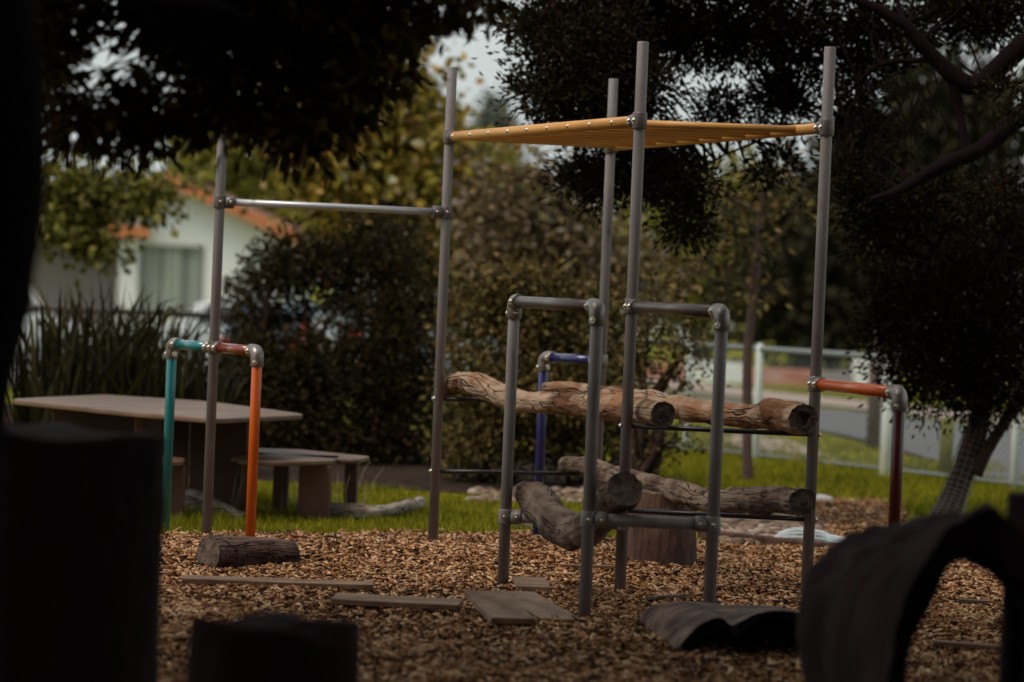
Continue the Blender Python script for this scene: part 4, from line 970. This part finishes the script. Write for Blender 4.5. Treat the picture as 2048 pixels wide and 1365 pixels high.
far_tree('pale green tree behind the reddish one', 1040, 500, 70, [blob(960, 400, 70, 60, 60), blob(1060, 480, 70, 90, 60), blob(1180, 500, 70, 90, 70), blob(880, 480, 70, 90, 60)], MT['leaf_olive'], 260, .35)
far_tree('dark tree at the far right behind the leaning tree', 1900, 650, 50, [blob(1860, 250, 50, 70, 120), blob(1790, 330, 50, 80, 100), blob(1960, 250, 50, 60, 90), blob(1860, 440, 50, 80, 60)], MT['leaf_far'], 260)

# flax clump
def flax():
    n = 900; y = RS.uniform(18.6, 19.6, n); s = F / 19.1
    px = RS.uniform(40, 460, n); x = (px + 12 - 1024) / s
    hmax = np.interp(px, [40, 120, 200, 260, 340, 460], [.95, 1.12, 1.2, 1.18, 1.0, .6])
    h = hmax * RS.uniform(.45, 1.12, n)
    o = blades('flax_clump', x, y, np.zeros(n), h, RS.uniform(.010, .022, n), MT['flax'], lean=.36, segs=6)
    tag(o, 'tall clump of dark strappy leaves behind the picnic table', 'plant')
flax()
# seed stalks by the table
x = []; y = []
for _ in range(70):
    px = random.choice([random.uniform(455, 500), random.uniform(560, 640), random.uniform(660, 740)]); g = G(px, random.uniform(1000, 1045)); x.append(g.x); y.append(g.y)
o = blades('grass_stalks', np.array(x), np.array(y), np.zeros(len(x)), RS.uniform(.15, .33, len(x)), np.full(len(x), .0018), mat('dry_stalk', [(.2, .16, .1), (.35, .28, .2)], 3), lean=.4, segs=5)
o['kind'] = 'stuff'; o['label'] = 'dry seeding grass stalks beside the benches'; o['category'] = 'grass'

# ------------------------------------------------------------------ wire fence
def fence(name, label, pts, z1, postm, railm, group=None, bottom=True, pr_=.032):
    t = thing(name, label, 'fence', (pts[0][0], pts[0][1], 0), group)
    A = [Vector((x, y, hgt(x, y) * 0)) for x, y in pts]
    MB().tube([a + Vector((0, 0, z1)) for a in A], .024 if bottom else .034, 12).build('top_rail', railm, t)
    if bottom: MB().tube([a + Vector((0, 0, .06)) for a in A], .012, 8).build('bottom_rail', railm, t)
    for a in A:
        r_ = pr_ * (1.45 if abs(a.x - 2.78) < .01 else .9)
        MB().tube([a + Vector((0, 0, -.4)), a + Vector((0, 0, z1 + .03)), a + Vector((0, 0, z1 + .045))], [r_, r_, r_ * .5], 14).build('post', postm, t)
    b = MB()
    for p, q in zip(A, A[1:]):
        ln = (q - p).length; u = (q - p) / ln; h = z1 - .06; k = int((ln + h) / .065)
        for sgn in (1, -1):
            for i in range(k):
                s0 = -h + i * .065; a0, b0 = s0, s0 + h; z0, z2 = .06, z1
                if sgn < 0: z0, z2 = z2, z0
                # clip to the panel
                if a0 < 0: z0 += (z2 - z0) * (-a0 / h); a0 = 0
                if b0 > ln: z2 = z0 + (z2 - z0) * ((ln - a0) / (b0 - a0)); b0 = ln
                if b0 - a0 < .01: continue
                b.tube([p + u * a0 + Vector((0, 0, z0)), p + u * b0 + Vector((0, 0, z2))], .0021, 3, caps=False)
    b.build('wire_mesh', MT['fence_rail'] if railm is MT['fence_rail'] else MT['fence_dark'], t)
fence('wire_fence', 'pale grey wire mesh fence with white posts on the right', [(4.3, 19.4), (3.52, 20.7), (2.78, 21.9), (1.92, 23.1), (1.42, 23.8), (-.1, 25.9), (-1.8, 28.4)], .876, MT['fence_white'], MT['fence_rail'])
fence('wire_fence', 'dark railed wire mesh fence in front of the white house', [(-1.95, 28.6), (-4.2, 28.8), (-6.6, 29.0), (-9.0, 29.2)], .876, MT['fence_dark'], MT['fence_dark'], bottom=False)
# thin stake and guard beyond the road side
g = G(1890, 958); MB().tube([(g.x, g.y, 0), (g.x, g.y, .45)], .05, 10).build('tree_guard', MT['leaf_olive']) and None
tag(bpy.data.objects['tree_guard'], 'olive tree guard tube standing on the verge beyond the fence', 'tree guard')
g = G(1745, 900); o = MB().tube([(g.x, g.y, 0), (g.x, g.y, 1.1)], .06, 10, jit=lambda p, t, a: .1 * nz(p, 9)).build('wooden_post', MT['trunk_thin']); tag(o, 'dark wooden post just behind the white fence post', 'post')

# ------------------------------------------------------------------ houses
def house_left():
    d = 75; s = SCL(d); zg = hgt(-9, d)
    X = lambda px: (px + (500 - CY) * math.sin(ROLL) - CX) / s
    Z = lambda px, py: P(px, py, d).z
    x0, x1 = X(240), X(575); xa = (X(100) + X(575)) / 2; ze = Z(575, 478); za = Z(335, 372)
    t = thing('house', 'white house with orange gable trim and a curtained window on the left', 'house', (x0, d, zg))
    wx0, wx1, wz0, wz1 = X(278), X(412), Z(345, 632), Z(345, 490)
    w_ = MB()
    def gz(x): return ze + (za - ze) * max(0, 1 - abs(x - xa) / (x1 - xa))
    y0 = d; y1 = d + 9
    w_.slab([(x0, y0, zg - .2), (wx0, y0, zg - .2), (wx0, y0, gz(wx0)), (x0, y0, gz(x0))], (0, .2, 0))
    w_.slab([(wx1, y0, zg - .2), (x1, y0, zg - .2), (x1, y0, gz(x1)), (wx1, y0, gz(wx1))], (0, .2, 0))
    w_.slab([(wx0, y0, wz1), (wx1, y0, wz1), (wx1, y0, gz(wx1)), (xa, y0, za), (wx0, y0, gz(wx0))] if wx0 < xa < wx1 else [(wx0, y0, wz1), (wx1, y0, wz1), (wx1, y0, gz(wx1)), (wx0, y0, gz(wx0))], (0, .2, 0))
    w_.slab([(wx0, y0, zg - .2), (wx1, y0, zg - .2), (wx1, y0, wz0), (wx0, y0, wz0)], (0, .2, 0))
    w_.slab([(x1 - .2, y0 + .2, zg - .2), (x1, y0 + .2, zg - .2), (x1, y0 + .2, ze), (x1 - .2, y0 + .2, ze)], (0, y1 - y0, 0))
    w_.slab([(x0, y0 + .2, zg - .2), (x0 + .2, y0 + .2, zg - .2), (x0 + .2, y0 + .2, ze), (x0, y0 + .2, ze)], (0, y1 - y0, 0))
    w_.build('wall', MT['wall_white'], t)
    wi = MB(); fw = .07
    wi.box(((wx0 + wx1) / 2, y0 + .08, wz1 - fw / 2), (wx1 - wx0, .1, fw)); wi.box(((wx0 + wx1) / 2, y0 + .08, wz0 + fw / 2), (wx1 - wx0, .1, fw))
    wi.box((wx0 + fw / 2, y0 + .08, (wz0 + wz1) / 2), (fw, .1, wz1 - wz0 - 2 * fw)); wi.box((wx1 - fw / 2, y0 + .08, (wz0 + wz1) / 2), (fw, .1, wz1 - wz0 - 2 * fw))
    win = wi.build('window', MT['winframe'], t)
    cu_ = MB(); n = 90; vs = []
    for i in range(n):
        x = wx0 + fw + (wx1 - wx0 - 2 * fw) * i / (n - 1); yy = y0 + .19 + .06 * math.sin(i * .45) + .03 * math.sin(i * 1.1)
        vs += [(x, yy, wz0 + fw), (x, yy, wz1 - fw)]
    cu_.add(vs, [(2 * i, 2 * i + 2, 2 * i + 3, 2 * i + 1) for i in range(n - 1)], True); cu_.build('curtain', MT['curtain'], win)
    # gable fascia and roof
    xl = 2 * xa - x1; ov = .35; sl_ = (za - ze) / (x1 - xa)
    def rz(x): return za - sl_ * abs(x - xa)
    fa = MB(); th = .30
    for sx, xe in ((1, x1 + ov), (-1, xl - ov)):
        fa.slab([(xa, y0 - .5, rz(xa)), (xe, y0 - .5, rz(xe)), (xe, y0 - .5, rz(xe) + th), (xa, y0 - .5, rz(xa) + th)][::sx], (0, .08, 0))
    fa.build('gable_trim', MT['fascia'], t)
    ro = MB()
    for sx, xe in ((1, x1 + ov), (-1, xl - ov)):
        ro.slab([(xa, y0 - .42, rz(xa) + th - .16), (xe, y0 - .42, rz(xe) + th - .16), (xe, y0 - .42, rz(xe) + th - .02), (xa, y0 - .42, rz(xa) + th - .02)][::sx], (0, 10, 0))
    ro.build('roof', MT['roof'], t)
    # set-back wing
    ws = MB(); ws.box(((x0 + X(-60)) / 2, y0 + 1.6, (zg + Z(200, 470)) / 2), (x0 - X(-60), .2, Z(200, 470) - zg)); ws.build('wing_wall', MT['wall_grey'], t)
    zf = Z(260, 475)
    MB().box(((X(302) + X(-60)) / 2, y0 - .35, zf + .16), (X(302) - X(-60), .08, .32)).build('porch_fascia', MT['fascia'], t)
    MB().box(((X(300) + X(-60)) / 2, y0 + .6, zf + .2), (X(300) - X(-60), 1.75, .1)).build('porch_roof', MT['wall_grey'], t)
house_left()
def simple_house(label, px0, px1, pyb, pye, pya, d, wm, rm, wins):
    a = P(px0, pye, d); b_ = P(px1, pye, d); zg = hgt(a.x, d) - .1; ze = a.z; za = P((px0 + px1) / 2, pya, d).z
    t = thing('house', label, 'house', ((a.x + b_.x) / 2, d, zg)); y1 = d + 8
    MB().box(((a.x + b_.x) / 2, d + 4, (zg + ze) / 2), (b_.x - a.x, 8, ze - zg)).build('wall', MT[wm], t)
    r = MB(); o_ = .4; xa0, xb0 = a.x - o_, b_.x + o_; inset = (b_.x - a.x) * .2
    vs = [(xa0, d - o_, ze), (xb0, d - o_, ze), (xb0, y1 + o_, ze), (xa0, y1 + o_, ze), (xa0 + inset, d + 4, za), (xb0 - inset, d + 4, za)]
    r.add(vs, [(0, 1, 5, 4), (1, 2, 5), (2, 3, 4, 5), (3, 0, 4), (3, 2, 1, 0)]).build('roof', MT[rm], t)
    for (p0, p1, q0, q1) in wins:
        c0 = P(p0, q1, d); c1 = P(p1, q0, d)
        wf = MB().box(((c0.x + c1.x) / 2, d - .02, (c0.z + c1.z) / 2), (c1.x - c0.x, .08, c1.z - c0.z)).build('window', MT['winframe'], t)
        MB().box(((c0.x + c1.x) / 2, d - .075, (c0.z + c1.z) / 2), (c1.x - c0.x - .16, .03, c1.z - c0.z - .16)).build('pane', MT['glass'], wf)
simple_house('white walled house with a mauve hipped roof beyond the olive tree', 1250, 1480, 650, 585, 500, 88, 'wall_white', 'house_mauve', [(1330, 1370, 605, 650), (1420, 1445, 605, 650)])
simple_house('pale grey building glimpsed behind the leaning tree', 1870, 2200, 650, 420, 340, 70, 'wall_grey', 'house_mauve', [(1930, 1980, 470, 540), (2010, 2040, 470, 540)])

# low garden wall beyond the road
d = 46
t = thing('garden_wall', 'low brick garden wall with white rendered ends beyond the road', 'wall', (P(1550, 740, d).x, d, 0))
def wseg(px0, px1, h, m, nm, dd=0):
    a = P(px0, 740, d); b_ = P(px1, 740, d); z = hgt(a.x, d)
    MB().box(((a.x + b_.x) / 2, d + dd, z + h / 2 - .1), (b_.x - a.x, .24, h + .2), bev=.01).build(nm, MT[m], t)
wseg(1385, 1500, .30, 'wall_white', 'rendered_panel'); wseg(1501, 1640, .24, 'brick', 'brick_panel'); wseg(1641, 1705, .24, 'wall_grey', 'grey_panel'); wseg(1706, 1782, .5, 'wall_white', 'rendered_panel', -.02); wseg(1240, 1384, .25, 'brick', 'brick_panel')

# ------------------------------------------------------------------ cars
def car(label, loc, yaw, m, h=1.46, ln=4.3, wd=1.72, boot=0.0):
    t = thing('parked_car', label, 'car', (0, 0, 0), 'cars parked along the road')
    hl = ln / 2; b = MB()
    low = [(-hl, .35), (-hl - .02, .62), (-hl + .08, .88), (-hl * .5, .95), (hl * .45, .92), (hl * .9, .74), (hl, .6), (hl, .3), (hl - .3, .22), (-hl + .3, .22)]
    def prof(pl, w0, taper=0):
        n = len(pl); ws_ = [w0 - taper * max(0, (z - .95)) for x, z in pl]
        vs = [(x, -ws_[i] / 2, z) for i, (x, z) in enumerate(pl)] + [(x, ws_[i] / 2, z) for i, (x, z) in enumerate(pl)]
        return vs, [tuple(range(n)), tuple(range(n, 2 * n))[::-1]] + [(i, n + i, n + (i + 1) % n, (i + 1) % n) for i in range(n)]
    b.add(*prof(low, wd))
    cab = [(-hl + .12 + boot, .93), (-hl + .42 + boot, h - .08), (-hl + .8 + boot, h), (.25, h), (.62, h - .1), (hl * .55, .9)]
    b.add(*prof(cab, wd - .06, .55))
    b.build('body', MT[m], t, bevel=.04)
    for sy in (-1, 1):
        yb = lambda z: sy * ((wd - .06 - .55 * max(0, z - .95)) / 2 + .006)
        for q in ([(-hl + .4 + boot, .99), (-hl + .6 + boot, h - .1), (-.3, h - .07), (-.3, .99)], [(-.22, .99), (-.22, h - .07), (.25, h - .07), (.55, h - .17), (hl * .48, .99)]):
            vs = [(x, yb(z), z) for x, z in q]; MB().add(vs, [tuple(range(len(vs)))]).build('side_window', MT['glass'], t)
    x1_, z1_, x2_, z2_ = -hl + .15 + boot, .98, -hl + .4 + boot, h - .12
    MB().add([(x1_ - .012, -.6, z1_), (x1_ - .012, .6, z1_), (x2_ - .012, .52, z2_), (x2_ - .012, -.52, z2_)], [(0, 1, 2, 3)]).build('rear_window', MT['glass'], t)
    for sx in (-1, 1):
        for sy in (-1, 1):
            c = Vector((sx * hl * .62, sy * (wd / 2 - .08), .31))
            wh = MB().tube([c - Vector((0, .1, 0)), c + Vector((0, .1, 0))], .31, 20).build('wheel', MT['tyre'], t)
            MB().tube([c + Vector((0, sy * .09, 0)), c + Vector((0, sy * .112, 0))], .19, 16).build('rim', MT['rim'], wh)
    for sy in (-1, 1):
        MB().box((-hl + .02, sy * (wd / 2 - .17), .76), (.16, .3, .2), bev=.02).build('tail_light', MT['taillight'], t)
    t.location = loc; t.rotation_euler = (0, 0, yaw); return t
for lab, px, d, yaw, m, h in (('white parked car side on in front of the white house', 520, 55, .12, 'car_white', 1.44),
                           ('blue parked car seen from behind through the dense bush', 680, 49, 1.0, 'car_blue', 1.46),
                           ('white parked car at the far left behind the strappy plant', -15, 60, .05, 'car_white', 1.62),
                           ('silver parked car partly hidden by the olive brown bush', 900, 46, .6, 'car_silver', 1.5)):
    x = P(px, 650, d).x; car(lab, (x, d, hgt(x, d) + .04), yaw, m, h, boot=.55 if 'side on' in lab else 0)
